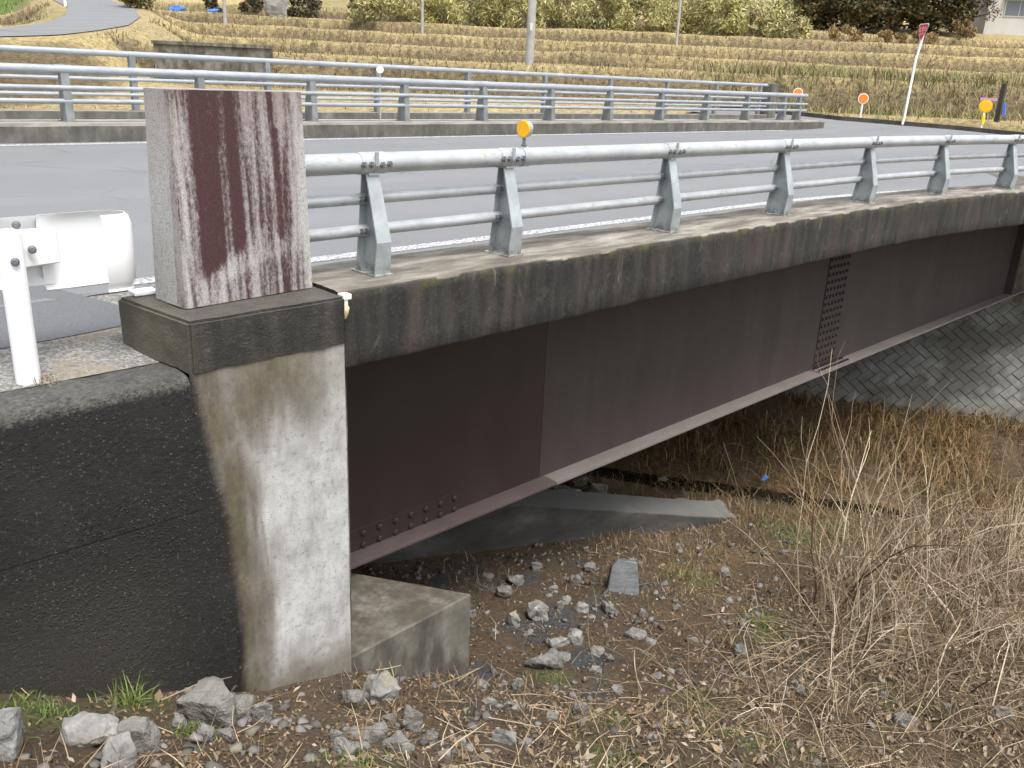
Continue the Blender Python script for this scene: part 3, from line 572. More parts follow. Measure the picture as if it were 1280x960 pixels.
m = MB(); m.grid(lambda u, v: (-2.75 + .96 * u, -.503 + .004 * math.sin(u * 9) * math.sin(v * 7), -3.1 + 2.82 * v), 90, 220)
m.add([(-1.79, -.503, -3.1), (-1.79, -.503, -.29), (-1.79, .35, -.29), (-1.79, .35, -3.1), (-2.75, .35, -3.1), (-2.75, .35, -.29)], [(0, 3, 2, 1), (3, 4, 5, 2)])
o = m.build('pier', 'pier_concrete', ab, smooth=True); set_tint(o, stain_pier)
def rough_box(name, x0, x1, y0, y1, z0, z1, mat, parent, step=.03, amp=.012, bev=.02, seed=0):
    bm = bmesh.new(); bmesh.ops.create_cube(bm, size=1)
    for v in bm.verts: v.co = Vector(((x0 + x1) / 2 + v.co.x * (x1 - x0), (y0 + y1) / 2 + v.co.y * (y1 - y0), (z0 + z1) / 2 + v.co.z * (z1 - z0)))
    bmesh.ops.bevel(bm, geom=bm.edges[:], offset=bev, segments=2, affect='EDGES')
    for ax, (a, b) in enumerate(((x0, x1), (y0, y1), (z0, z1))):
        k = max(1, int((b - a) / step))
        for i in range(1, k):
            no = [0, 0, 0]; no[ax] = 1; co = [0, 0, 0]; co[ax] = a + (b - a) * i / k
            bmesh.ops.bisect_plane(bm, geom=bm.verts[:] + bm.edges[:] + bm.faces[:], plane_co=co, plane_no=no)
    P = np.array([v.co[:] for v in bm.verts])
    for k, v in enumerate(bm.verts):
        pass
    d = np.c_[fbm(P[:, 1] * 11 + P[:, 0] * 3, P[:, 2] * 11, seed + 1), fbm(P[:, 0] * 11, P[:, 2] * 11 + P[:, 1] * 3, seed + 2), fbm(P[:, 0] * 11, P[:, 1] * 11, seed + 3)] * amp
    for v, q in zip(bm.verts, d): v.co += Vector(q)
    mb = MB(); bm.verts.index_update(); mb.add([v.co for v in bm.verts], [[v.index for v in f.verts] for f in bm.faces]); bm.free()
    return mb.build(name, mat, parent, smooth=True)
m = MB(); cp_ = [(-2.737, -.512), (-1.778, -.512), (-1.778, .22), (-2.815, .2)]
bm = bmesh.new(); lo = [bm.verts.new((x, y, -.297)) for x, y in cp_]; hi = [bm.verts.new((x, y, 0)) for x, y in cp_]
bm.faces.new(lo[::-1]); bm.faces.new(hi)
for k in range(4): bm.faces.new((lo[k], lo[(k + 1) % 4], hi[(k + 1) % 4], hi[k]))
bmesh.ops.bevel(bm, geom=bm.edges[:], offset=.016, segments=2, affect='EDGES')
for ax, (a, b) in enumerate(((-2.82, -1.77), (-.52, .22), (-.29, 0))):
    for i in range(1, int((b - a) / .025)):
        no = [0, 0, 0]; no[ax] = 1; co = [0, 0, 0]; co[ax] = a + .025 * i; bmesh.ops.bisect_plane(bm, geom=bm.verts[:] + bm.edges[:] + bm.faces[:], plane_co=co, plane_no=no)
bm.normal_update(); bm.verts.index_update()
from mathutils import noise as mnoise
for v in bm.verts: v.co += v.normal * (.006 * mnoise.fractal(v.co * 9, 1, 2, 5))
m.add([v.co for v in bm.verts], [[v.index for v in f.verts] for f in bm.faces]); bm.free(); m.build('cap', 'cap_concrete', ab, smooth=True)
# bridge seat, cut on the skew, and the back wall that carries the road
sk = (-.519, .855); far = 12.4
seat = [(-1.86, -.43), (-.585, -.385), (-.585 + sk[0] * far, -.385 + sk[1] * far), (-1.86 + sk[0] * far, -.43 + sk[1] * far)]
m = MB(); seg = []
pl = [(-1.86, -.43), (-.585, -.385)]
m.prism(seat, 'z', -4.2, -2.57); m.build('bridge_seat', 'seat_concrete', ab, bevel=.012)
bw = [(-1.80, -.28), (-1.63, -.28), (-1.63 + sk[0] * far, -.28 + sk[1] * far), (-1.83 + sk[0] * far, -.28 + sk[1] * far)]
MB().prism(bw, 'z', -2.565, -.48).build('back_wall', 'seat_concrete', ab)
# stone block (name pillar without lettering)
def stain_block(P):
    x0, x1 = -2.635, -1.825; a = (P[:, 0] - x0) / (x1 - x0); h = P[:, 2] / 1.12; front = P[:, 1] < -.2
    n = fbm(a * 9, h * 1.2, 91); n2 = fbm(a * 34, h * 2.2, 92); n3 = fbm(a * 6, h * 7, 93); m = np.zeros(len(a))
    def st(c, w, top, bot, k=1.0, soft=.04):
        aa = a + .035 * n; f = (1 - sstep(w - soft, w + soft, np.abs(aa - c))) * (1 - sstep(top - .03, top + .03, h + .05 * n)) * sstep(bot - .05, bot + .05, h + .12 * n2); return f * k
    low = .10 + .42 * np.clip(a - .17, 0, .5)                       # slanting lower limit of the big stain
    big = (1 - sstep(.14, .245, np.abs(a + .03 * n - .31))) * sstep(-.06, .09, h - low + .07 * n3)
    m = np.maximum(m, big); m = np.maximum(m, st(.62, .03, 1.1, .33, .85)); m = np.maximum(m, st(.77, .042, .86, .27, .95)); m = np.maximum(m, st(.565, .022, 1.1, .42, .7)); m = np.maximum(m, st(.70, .015, 1.1, .6, .6)); m = np.maximum(m, st(.9, .02, .95, .5, .6)); m = np.maximum(m, st(.86, .02, 1.02, .68, .8)); m = np.maximum(m, st(.955, .014, .9, .62, .5))
    m = np.maximum(m, sstep(.72, 1.0, h + .25 * n2) * (.62 + n2 * .9)); m = np.maximum(m, .33 + .9 * n2 + .25 * n + .17 * sstep(.1, .2, a) * (1 - sstep(.84, .93, a)) * sstep(.18, .4, h))
    m = m - .75 * np.exp(-((a - .37 - .02 * n) / .022) ** 2) * (.5 + 1.5 * n2) - .5 * np.exp(-((a - .335) / .012) ** 2) * (h < .75) * .8
    lowb = sstep(.2, .3, a) * (1 - sstep(.93, .97, a)) * (1 - sstep(.0, .06, h - (.04 + .32 * np.clip(a - .2, 0, .55)))) * (1 - sstep(.2, .25, h))
    m = np.maximum(m, lowb * (.52 + .9 * n2)); m = m - .4 * sstep(.92, .99, a) * 1.0
    m = m + .55 * n2 * (m > .1); g = .5 * sstep(.7, 1, h) + .9 * n * .4 + .35 * (m > .12)
    side = ~front; m = np.where(side, .42 * sstep(.8, 1.02, h + .5 * n2) , m); g = np.where(side, .55 * sstep(.55, 1.0, h + .3 * n2), g)
    return np.c_[np.clip(m, 0, 1), np.clip(g, 0, 1), 0 * m]
B0 = [(-2.64, -.283), (-1.82, -.225), (-1.84, .07), (-2.665, .03)]; B1 = [(-2.615, -.235), (-1.832, -.195), (-1.845, .0), (-2.652, -.03)]
def bp(i, u, v):
    p, q = B0[i], B0[(i + 1) % 4]; r, s = B1[i], B1[(i + 1) % 4]; x = (p[0] * (1 - u) + q[0] * u) * (1 - v) + (r[0] * (1 - u) + s[0] * u) * v; y = (p[1] * (1 - u) + q[1] * u) * (1 - v) + (r[1] * (1 - u) + s[1] * u) * v
    return (x, y, .006 + 1.115 * v)
m = MB()
for i, nu in ((0, 150), (1, 30), (2, 30), (3, 50)): m.grid(lambda u, v: bp(i, u, v), nu, 190)
m.grid(lambda u, v: tuple(np.array(bp(0, u, 1)) * (1 - v) + np.array(bp(2, 1 - u, 1)) * v), 40, 16)
bm = bmesh.new()
o = m.build('stone_block', 'name_stone', loc=(-2.24, -.1, 0)); bm.from_mesh(o.data); bmesh.ops.remove_doubles(bm, verts=bm.verts[:], dist=.0015); bm.to_mesh(o.data); bm.free(); set_tint(o, stain_block)
tag(o, 'tall grey stone block with dark brown run-off stains standing on the abutment cap', 'stone block')
# retaining wall, soaked dark, with a construction joint
wp = [(-.5, -3.2)] + [(-.5, z) for z in np.linspace(-3.1, -1.10, 50)] + [(-.5, -1.0775), (-.4965, -1.0735), (-.4965, -1.0705), (-.5, -1.0665)] + [(-.5, z) for z in np.linspace(-1.0, -.40, 20)] + [(-.499, -.36), (-.496, -.33), (-.485, -.308), (-.46, -.297), (-.42, -.293), (-.37, -.292), (-.25, -.291), (-.12, -.29)]
xs = np.concatenate([np.arange(-14, -5, .25), np.arange(-5, -2.745, .03)]); vs = []
for x in xs:
    for k, (y, z) in enumerate(wp):
        q = float(fbm(np.array([x * 12]), np.array([z * 12 + y * 5]), 44)[0]); kk = float(fbm(np.array([x * 1.5]), np.array([z]), 45)[0]); bx_ = float(np.interp(z, [-2.4, -1.7, -1.2, -.7, -.4, -.34], [-2.585, -2.595, -2.625, -2.70, -2.745, -2.745])) + (.025 * float(fbm(np.array([z * 9]), np.array([3.]), 46)[0]) if z < -.4 else 0); x_ = -14 + (x + 14) * (bx_ + 14) / (-2.745 + 14); vs.append((x_, y - .006 + .007 * q + .02 * kk * min(1, max(0, (-2.75 - x) * 2)), z + (.02 * q if z > -.45 else 0) - (.012 * (x + 2.74) if -1.09 < z < -1.05 else 0)))
n = len(wp); m = MB().add(vs, [(i * n + k, (i + 1) * n + k, (i + 1) * n + k + 1, i * n + k + 1) for i in range(len(xs) - 1) for k in range(n - 1)])
m.add([(-14, -.12, -.29), (-2.75, -.12, -.29), (-2.75, .1, -3.2), (-14, .1, -3.2)], [(0, 1, 2, 3)])
tag(m.build('retaining_wall', 'wet_wall', loc=(-6, -.4, -2), smooth=True), 'soaked black aggregate retaining wall left of the abutment', 'retaining wall')
# small things on the abutment
o = MB().box(-2.74, -2.60, .13, .23, .004, .028, .006).build('white_chip', 'white_paint', loc=(-2.67, .18, .004)); tag(o, 'small flat white chip lying on the abutment cap behind the stone block', 'chip')
bk = empty('cable_bracket', (-1.745, -.43, -.1), 'small white bracket with beige foam lump at the joint beside the cap', 'bracket')
MB().box(-1.765, -1.705, -.47, -.405, -.035, .0, .006).box(-1.755, -1.73, -.465, -.42, -.075, -.03, .004).build('bracket_plate', 'bracket_white', bk)
MB().tube([(-1.742, -.445, -.06), (-1.74, -.45, -.085), (-1.745, -.448, -.115), (-1.742, -.442, -.15)], [.012, .026, .024, .012], 9).build('foam_lump', 'foam_beige', bk, smooth=True)
# far abutment
fa = empty('bridge_abutment', (15.8, 1, -2.4), 'grey far abutment behind the end of the brown girder', 'abutment')
MB().prism([(15.15, .25), (16.5, .25), (16.5 + sk[0] * 13, 12), (15.15 + sk[0] * 13, 12)], 'z', -4, -2.5).build('bridge_seat', 'seat_concrete', fa)
MB().prism([(15.45, .15), (16.6, .15), (9.8, 11.5), (8.7, 11.5)], 'z', -2.495, -.5).build('back_wall', 'seat_concrete', fa)
# sloping low wall under the bridge
A, Bp = (1.06 - .9, 1.8 + .26), (4.99, .67)
m = MB(); d = Vector((Bp[0] - A[0], Bp[1] - A[1], 0)).normalized(); nn = Vector((-d.y, d.x, 0))
pts = [(A[0], A[1], -3.28), (1.06, 1.8, -3.29), (1.93, 1.55, -3.33), (3.13, 1.2, -3.66), (4.64, .77, -4.09), (5.25, .6, -4.24)]
vs = []
for x, y, z in pts: vs += [(x, y, -5.2), (x, y, z - .06), (x + nn.x * .42, y + nn.y * .42, z + .0), (x + nn.x * .42, y + nn.y * .42, -5.2)]
k = len(pts); m.add(vs, [(4 * i + a, 4 * i + 4 + a, 4 * i + 4 + (a + 1) % 4, 4 * i + (a + 1) % 4) for i in range(k - 1) for a in range(4)] + [(0, 1, 2, 3), (4 * k - 1, 4 * k - 2, 4 * k - 3, 4 * k - 4)])
tag(m.build('low_wall', 'low_concrete', loc=(2.5, 1.4, -4), bevel=.01), 'low concrete wall with sloping top under the girder', 'wall')

# ------------------------------------------------------------------ herringbone revetment
T_ = Vector((.519, -.855, 0)); N_ = Vector((.855, .519, 0)); sl = math.atan2(4.05, 4.13); U_ = N_ * math.cos(sl) + Vector((0, 0, math.sin(sl))); W_ = T_.cross(U_)
O_ = N_ * (11.6 / 1.041) + Vector((0, 0, -4.62))
rv = empty('revetment', O_, 'grey herringbone block revetment sloping up the far bank under the bridge', 'revetment')
m = MB(); q = lambda t, u, w: O_ + T_ * t + U_ * u + W_ * w
m.add([q(-12, -.5, .025), q(16, -.5, .025), q(16, 5.75, .025), q(-12, 5.75, .025), q(-12, -.5, -.4), q(16, -.5, -.4), q(16, 5.75, -.4), q(-12, 5.75, -.4)], [(0, 1, 2, 3), (7, 6, 5, 4), (0, 4, 5, 1), (3, 2, 6, 7)]); m.build('mortar_bed', 'mortar', rv)
bw_ = .17; blk = proto(MB().box(-bw_ + .005, bw_ - .005, -bw_ / 2 + .005, bw_ / 2 - .005, -.03, .03, .007), 'block', 'block')
R3 = Matrix((T_, U_, W_)).transposed().to_4x4(); cand = []
for i in range(-60, 60):
    for j in range(-14, 14):
        for hv in (0, 1):
            bx, by = i + 2 * j, i - 2 * j; cx, cy = (bx + 1, by + .5) if hv == 0 else (bx + .5, by + 2)
            c, s_ = math.cos(math.pi / 4), -math.sin(math.pi / 4); t, u = (cx * c - cy * s_) * bw_, (cx * s_ + cy * c) * bw_
            if -2 < t < 13 and .05 < u < 5.6: cand.append((t, u, -math.pi / 4 + hv * math.pi / 2))
from bpy_extras.object_utils import world_to_camera_view
def seen(t, u):
    p = world_to_camera_view(scene, cam, q(t, u, .05)); P = q(t, u, 0); d = P - Vector(cam.location)
    k = (.4 - cam.location.y) / d.y if d.y > 1e-6 else 9; zz = cam.location.z + d.z * k       # height at which the sight line passes the girder
    return 0 < p.x < 1.02 and 0 < p.y < 1 and (zz < -2.44 or k > 1)
scene.render.resolution_x, scene.render.resolution_y = 1024, 768; bpy.context.view_layer.update()
vis = sorted([c for c in cand if seen(c[0], c[1])], key=lambda c: (q(c[0], c[1], 0) - cam.location).length)[:300]; vset = set(vis); rest = MB()
for c in cand:
    loc = q(c[0], c[1], .012 + random.uniform(-.005, .005)); rot = R3 @ Matrix.Rotation(c[2], 4, 'Z') @ Matrix.Rotation(random.gauss(0, .012), 4, 'X') @ Matrix.Rotation(random.gauss(0, .012), 4, 'Y')
    if c in vset: put(blk, 'block', rv, loc, rot.to_euler())
    else:
        rest.add([loc + rot.to_3x3() @ Vector((a * (bw_ - .008), b * (bw_ / 2 - .008), z)) for z in (-.03, .03) for a, b in ((-1, -1), (1, -1), (1, 1), (-1, 1))], [(4, 5, 6, 7), (0, 1, 5, 4), (1, 2, 6, 5), (2, 3, 7, 6), (3, 0, 4, 7)])
tag(rest.build('blocks', 'block', rv), kind='stuff')
print('blocks seen', len(vis), 'of', len(cand))

# ------------------------------------------------------------------ white guard rail at the left
gr = empty('guard_rail', (-3.41, -.12, -.29), 'white beam guard rail end with round post at the left edge of the photo', 'guard rail')
gx, gy = -3.405, -.12
MB().tube([(gx, gy, -.6), (gx + .006, gy, .44), (gx + .006, gy, .462), (gx + .006, gy, .472)], [.057, .057, .054, .035], 24).build('post', 'white_paint', gr, smooth=True)
# second post, out of the picture
MB().tube([(gx - 2.0, gy, -.6), (gx - 2.0, gy, .47)], .057, 20).build('post', 'white_paint', gr, smooth=True)
def beam(prof, path, name, mat='white_paint'):
    vs = []; n = len(prof)
    for i, (x, y) in enumerate(path):
        a = path[max(i - 1, 0)]; b = path[min(i + 1, len(path) - 1)]; d = Vector((b[0] - a[0], b[1] - a[1], 0)).normalized(); nr = Vector((-d.y, d.x, 0))
        for o, z in prof: p = Vector((x, y, z)) + nr * o; vs.append(p)
        for o, z in prof[::-1]: p = Vector((x, y, z)) + nr * (o + .004); vs.append(p)
    n2 = 2 * n; fs = [(i * n2 + k, (i + 1) * n2 + k, (i + 1) * n2 + (k + 1) % n2, i * n2 + (k + 1) % n2) for i in range(len(path) - 1) for k in range(n2)] + [tuple(range(n2)), tuple(range((len(path) - 1) * n2, len(path) * n2))]
    return MB().add(vs, fs).build(name, mat, gr, smooth=True)
wprof = [(.0, .15), (.012, .157), (.045, .19), (.05, .24), (.012, .285), (.0, .325), (.012, .365), (.05, .41), (.045, .46), (.012, .493), (.0, .50)]
beam(wprof, [(-12, .06), (-6, .06), (-3.17, .06)], 'beam')
eprof = [(.018, .112), (.006, .12), (.012, .135), (.03, .16), (.034, .3), (.034, .45), (.02, .493), (.006, .505)]
ep_ = [(-3.21, .05), (-2.98, .05)] + [(-2.9 + .075 * math.sin(t), -.025 + .075 * math.cos(t)) for t in np.linspace(.1, math.pi * .98, 14)] + [(-2.93, -.102), (-2.965, -.1)]
beam(eprof, ep_, 'end_terminal')
MB().prism([(-3.38, -.075), (-3.15, -.02), (-3.15, .05), (-3.38, .05)], 'z', .27, .44).build('bracket', 'white_paint', gr, bevel=.006)
hb = proto(MB().tube([(0, 0, 0), (0, -.012, 0), (0, -.022, 0)], [.02, .02, .012], 10), 'bolt', 'bolt_head', True)
for p in ((-3.33, -.02, .475), (-3.29, -.075, .36), (-3.40, -.177, .33)): put(hb, 'bolt', gr, p, (0, 0, -.3))
o = MB().box(22.98, 23.42, 11.1, 11.55, .2, 1.43, .02).build('end_pillar', 'kerb_old', loc=(23.2, 11.3, .3)); tag(o, 'square grey pillar at the far end of the sidewalk railing', 'pillar')

# ------------------------------------------------------------------ stones
from mathutils import noise as mnoise
def rock_mesh(sx, sy, sz, seed, cuts=11, mat='rock', detail=False):
    r = np.random.default_rng(seed); bm = bmesh.new()
    d = r.normal(size=(cuts + 7, 3)); d /= np.linalg.norm(d, axis=1)[:, None]; d = np.sign(d) * np.abs(d) ** .75; d *= r.uniform(.82, 1.08, (len(d), 1))
    for p in d: bm.verts.new((p[0] * sx / 2, p[1] * sy / 2, p[2] * sz / 2))
    bmesh.ops.convex_hull(bm, input=bm.verts[:]); bmesh.ops.delete(bm, geom=[v for v in bm.verts if not v.link_faces], context='VERTS')
    if detail:
        bmesh.ops.bevel(bm, geom=bm.edges[:], offset=min(sx, sy, sz) * .035, segments=1, affect='EDGES', clamp_overlap=True)
        for _ in range(3):
            bmesh.ops.triangulate(bm, faces=bm.faces[:]); bmesh.ops.subdivide_edges(bm, edges=[e for e in bm.edges if e.calc_length() > sx * .09], cuts=1, use_grid_fill=True)
        bmesh.ops.triangulate(bm, faces=bm.faces[:]); bm.normal_update(); off = Vector(r.uniform(0, 50, 3))
        for v in bm.verts: v.co += v.normal * sx * (.075 * mnoise.fractal(v.co * (3.2 / sx) + off, 1, 2, 5) )
    bmesh.ops.recalc_face_normals(bm, faces=bm.faces[:])
    me = bpy.data.meshes.new('rock'); bm.to_mesh(me); bm.free(); me.materials.append(M[mat]); return me
NAMED = {0: 'pale grey boulder cut by the left edge of the photo below the black wall', 1: 'flat pale stone at lower left, left of a darker squarish stone', 2: 'squarish grey stone at lower left, right of a flat pale stone', 3: 'pale stone at the bottom left corner in front of the squarish stone',
    4: 'large grey angular boulder against the foot of the black wall', 5: 'grey slanted stone leaning right of the large boulder at the wall foot', 10: 'round pale stone in front of the bridge seat, right of the pier', 11: 'flat grey stone at the foot of the pale pier', 13: 'narrow upright grey stone tilted in front of the bridge seat', 14: 'brown grey blocky stone below the upright tilted stone', 15: 'low flat stone right of the brown blocky stone',
    20: 'pale flat stone alone in the lower middle litter', 23: 'wide flat grey stone in the middle of the litter', 27: 'white grey pointed stone below the girder, left of the slate slab', 26: 'pale triangular stone right of the wide flat stone', 67: 'large white stone beside the stream under the girder', 68: 'grey squared stone beside the white stone at the stream', 71: 'grey stone at the water edge by the low wall', 77: 'tan round stone under the dry stems at lower right', 79: 'grey stone near the right edge among dry stems'}
ZL = {'L': ('small grey stone among litter below the black wall', 'stones below the black wall'), 'C': ('small grey angular stone in the litter below the girder', 'stones in the litter below the girder'), 'S': ('small stone at the stream edge under the girder', 'stones at the stream'), 'R': ('small stone among the dry stems on the right', 'stones among the dry stems')}
ROCKS = [('L', -3.99, -1.29, 0.158, 0.236), ('L', -3.67, -1.26, 0.219, 0.142), ('L', -3.52, -1.38, 0.171, 0.178), ('L', -3.65, -1.52, 0.176, 0.142), ('L', -3.08, -1.12, 0.309, 0.252), ('L', -2.87, -1.1, 0.195, 0.144), ('L', -2.8, -1.17, 0.102, 0.119), ('L', -3.25, -1.15, 0.102, 0.063), ('L', -3.19, -1.35, 0.084, 0.069), ('L', -3.12, -1.41, 0.085, 0.062), ('C', -1.85, -0.91, 0.205, 0.153), ('C', -2.05, -0.9, 0.16, 0.1), ('C', -2.04, -1.27, 0.095, 0.076), ('C', -2.03, -1.47, 0.111, 0.194), ('C', -2.44, -1.69, 0.133, 0.133), ('C', -2.39, -1.82, 0.148, 0.09), ('C', -2.51, -1.57, 0.092, 0.075), ('C', -2.62, -1.6, 0.082, 0.082), ('C', -2.71, -1.79, 0.109, 0.085), ('C', -2.62, -1.79, 0.103, 0.063), ('C', -1.57, -1.77, 0.142, 0.104), ('C', -0.62, -0.98, 0.121, 0.121), ('C', -1.16, -1.45, 0.063, 0.053), ('C', 0.03, -0.66, 0.269, 0.134), ('C', 0.27, -0.63, 0.152, 0.097), ('C', 0.44, -0.44, 0.157, 0.114), ('C', 0.59, -0.5, 0.144, 0.158), ('C', 0.74, 0.12, 0.2, 0.2), ('C', 0.44, 0.14, 0.105, 0.165), ('C', 1.05, 0.1, 0.079, 0.11), ('C', 1.25, 0.19, 0.113, 0.097), ('C', 0.78, 0.64, 0.177, 0.129), ('C', 1.19, 0.85, 0.169, 0.101), ('C', 2.09, 0.58, 0.124, 0.124), ('C', 1.71, 0.47, 0.103, 0.12), ('C', 1.21, -0.03, 0.142, 0.095), ('C', 1.41, -0.2, 0.143, 0.095), ('C', 1.61, -0.5, 0.094, 0.086), ('C', 1.17, -0.74, 0.193, 0.089), ('C', -0.62, -1.59, 0.101, 0.101), ('C', 0.57, -0.77, 0.112, 0.07), ('C', 0.57, -0.91, 0.097, 0.062), ('C', 1.61, 0.96, 0.123, 0.106), ('C', 0.64, -1.36, 0.08, 0.053), ('C', -0.88, -0.84, 0.095, 0.071), ('C', -1.23, -1.29, 0.075, 0.064), ('C', -1.48, -1.85, 0.095, 0.048), ('C', -1.01, -1.65, 0.074, 0.053), ('C', -1.92, -1.76, 0.063, 0.045), ('C', -2.03, -1.64, 0.072, 0.054), ('C', -2.18, -1.93, 0.075, 0.042), ('C', -2.08, -2.06, 0.067, 0.05), ('C', 1.99, -0.63, 0.096, 0.072), ('C', 1.17, -0.9, 0.103, 0.059), ('C', 1.48, -1.15, 0.103, 0.066), ('C', 2.71, -0.81, 0.101, 0.076), ('C', 3.38, -0.34, 0.128, 0.092), ('C', 2.42, -0.18, 0.086, 0.069), ('C', 2.76, 0.51, 0.111, 0.074), ('C', 3.53, 0.36, 0.097, 0.078), ('C', 1.34, 0.46, 0.1, 0.075), ('C', 0.4, -0.1, 0.088, 0.073), ('C', 1.05, 1.13, 0.12, 0.086), ('C', 0.24, 0.5, 0.091, 0.068), ('C', 0.12, 0.06, 0.101, 0.072), ('C', 0.26, -1.01, 0.093, 0.06), ('C', 0.15, -1.31, 0.102, 0.064), ('S', 3.86, 2.53, 0.406, 0.248), ('S', 4.34, 2.34, 0.298, 0.252), ('S', 4.53, 2.83, 0.214, 0.143), ('S', 6.23, 3.28, 0.215, 0.161), ('S', 5.0, 1.36, 0.248, 0.181), ('S', 5.45, 1.02, 0.227, 0.136), ('S', 6.66, 2.8, 0.188, 0.188), ('S', 3.65, 2.59, 0.179, 0.112), ('S', 4.74, 1.56, 0.158, 0.113), ('R', 1.67, -3.0, 0.164, 0.126), ('R', 1.37, -2.84, 0.099, 0.075), ('R', 2.41, -3.49, 0.168, 0.143), ('R', 1.67, -1.54, 0.116, 0.087), ('R', 3.54, -1.6, 0.118, 0.085), ('R', 4.59, -0.45, 0.099, 0.079), ('R', 1.46, -2.23, 0.093, 0.067), ('R', 2.01, -2.71, 0.094, 0.061)]
for i, (zn, x, y, w, h) in enumerate(ROCKS):
    w *= 1.12; h *= 1.12; me = rock_mesh(w * 1.12, w * random.uniform(.7, .95), h * 1.35, 100 + i, 9, 'rock_pale' if i in (0, 1, 3, 10, 20, 26, 27, 28, 67) or (i > 20 and i % 5 == 0) else 'rock', w > .09)
    o = put(me, 'stone', None, (x, y, gz(x, y) + h * .24), (random.uniform(-.15, .15), random.uniform(-.15, .15), YAW * -1 + random.uniform(-.4, .4)))
    if i in NAMED: tag(o, NAMED[i], 'stone')
    elif zn != 'C': tag(o, ZL[zn][0], 'stone', ZL[zn][1])
    else:
        zl = 'just left of the bridge seat foot, in the lower middle' if x < -1.4 else 'between the bridge seat and the lower edge of the photo' if y < -1.2 and x < 1 else 'on the dark ground right of the bridge seat' if x < .9 and y < .3 else 'in the shade under the girder' if y > .4 and x < 1.8 else 'around the slate slab' if x < 2.3 else 'right of the slate slab near the green patches'
        tag(o, 'small grey angular stone ' + zl, 'stone', 'small stones ' + zl)
m = MB().prism([(-.18, -.12), (.17, -.14), (.14, .25), (-.06, .27), (-.13, .2)], 'y', -.06, .06); me = proto(m, 'slab', 'slate'); bm = bmesh.new(); bm.from_mesh(me); bmesh.ops.bevel(bm, geom=bm.edges[:], offset=.012, segments=1, affect='EDGES'); bm.to_mesh(me); bm.free()
tag(put(me, 'slate_slab', None, (1.95, .02, gz(1.95, .02) + .07), (-.35, 0, -.75)), 'upright dark grey slate slab below the girder', 'stone slab')
def scatter_stones(name, xy, smin, smax, label, seed):
    r = np.random.default_rng(seed); base = []
    for k in range(6):
        me = rock_mesh(1, .8, .6, 500 + k + seed, 5); v = np.array([q.co[:] for q in me.vertices]); f = np.array([p.vertices[:] for p in me.polygons if len(p.vertices) == 3]); base.append((v, f)); bpy.data.meshes.remove(me)
    V = []; F = []; C = []; n = 0; z = ground(xy[:, 0], xy[:, 1])
    for i, (x, y) in enumerate(xy):
        v, f = base[i % 6]; a = r.uniform(0, 6.28); s = smin + (smax - smin) * r.random() ** 3; ca, sa = math.cos(a), math.sin(a)
        q = np.c_[v[:, 0] * ca - v[:, 1] * sa, v[:, 0] * sa + v[:, 1] * ca, v[:, 2]] * s; q += (x, y, z[i] + s * .18); V.append(q); F.append(f + n); n += len(v)
        g = r.uniform(.05, .19); C.append(np.tile((g, g * r.uniform(.88, .95), g * r.uniform(.72, .9)), (len(v), 1)))
    o = arrmesh(name, np.concatenate(V), np.concatenate(F), 'tinted', None, np.concatenate(C)); return tag(o, label, 'gravel', kind='stuff')
def pts_in(n, x0, x1, y0, y1, dens, seed):
    r = np.random.default_rng(seed); P = np.c_[r.uniform(x0, x1, n * 3), r.uniform(y0, y1, n * 3)]; k = r.random(len(P)) < np.clip(dens(P[:, 0], P[:, 1]), 0, 1); return P[k][:n]
def openbank(x, y): return ~((x < -1.75) & (y > -.53)) & ~((x < -.55 - .6 * (y + .38)) & (y > -.43))
def S(x, y): return .89 * x + .54 * y
P = pts_in(4200, -4.4, 5.6, -4.2, 3.2, lambda x, y: openbank(x, y) * (.15 + .9 * sstep(.42, .6, fbm(x * 1.1, y * 1.1, 77) + .5)) * (1 - .75 * sstep(-1.0, -2.4, y)) * (S(x, y) < 5.4), 3)
scatter_stones('gravel', P, .012, .1, 'loose small stones scattered over the near bank', 5)

# ------------------------------------------------------------------ blades, leaves, stems
def blades(name, P, h, wd, lean, cols, seed, mat='blade', curve=.5, z=None, parent=None, dirv=None):
    r = np.random.default_rng(seed); n = len(P); hh = h * r.uniform(.45, 1.15, n); ww = wd * r.uniform(.6, 1.3, n); a = r.uniform(0, 6.283, n); ln = np.abs(r.normal(0, lean, n)); b = a + r.uniform(-.6, .6, n) + 1.57
    z0 = ground(P[:, 0], P[:, 1]) if z is None else z; B = np.c_[P[:, 0], P[:, 1], z0 - .01]
    d = np.c_[np.cos(a) * np.sin(ln), np.sin(a) * np.sin(ln), np.cos(ln)]
    if dirv is not None: d = d + dirv; d /= np.linalg.norm(d, axis=1)[:, None]
    sd_ = np.c_[np.cos(b), np.sin(b), 0 * b] * ww[:, None] * .5
    mid = B + d * (hh * .55)[:, None]; d2 = d + np.c_[np.cos(a), np.sin(a), -.6 + 0 * a] * curve * r.uniform(.2, 1, n)[:, None]; d2 /= np.linalg.norm(d2, axis=1)[:, None]; tip = mid + d2 * (hh * .5)[:, None]
    V = np.stack([B - sd_, B + sd_, mid + sd_ * .8, mid - sd_ * .8, tip], 1).reshape(-1, 3); I = np.arange(n)[:, None] * 5
    c = np.asarray(cols)[r.integers(0, len(cols), n)] * r.uniform(.7, 1.25, (n, 1)); Cc = np.repeat(c[:, None, :], 5, 1) ; Cc = Cc.reshape(-1, 3)
    return arrmesh(name, V, [I + np.array([[0, 1, 2, 3]]), I + np.array([[3, 2, 4]])], mat, parent, Cc)
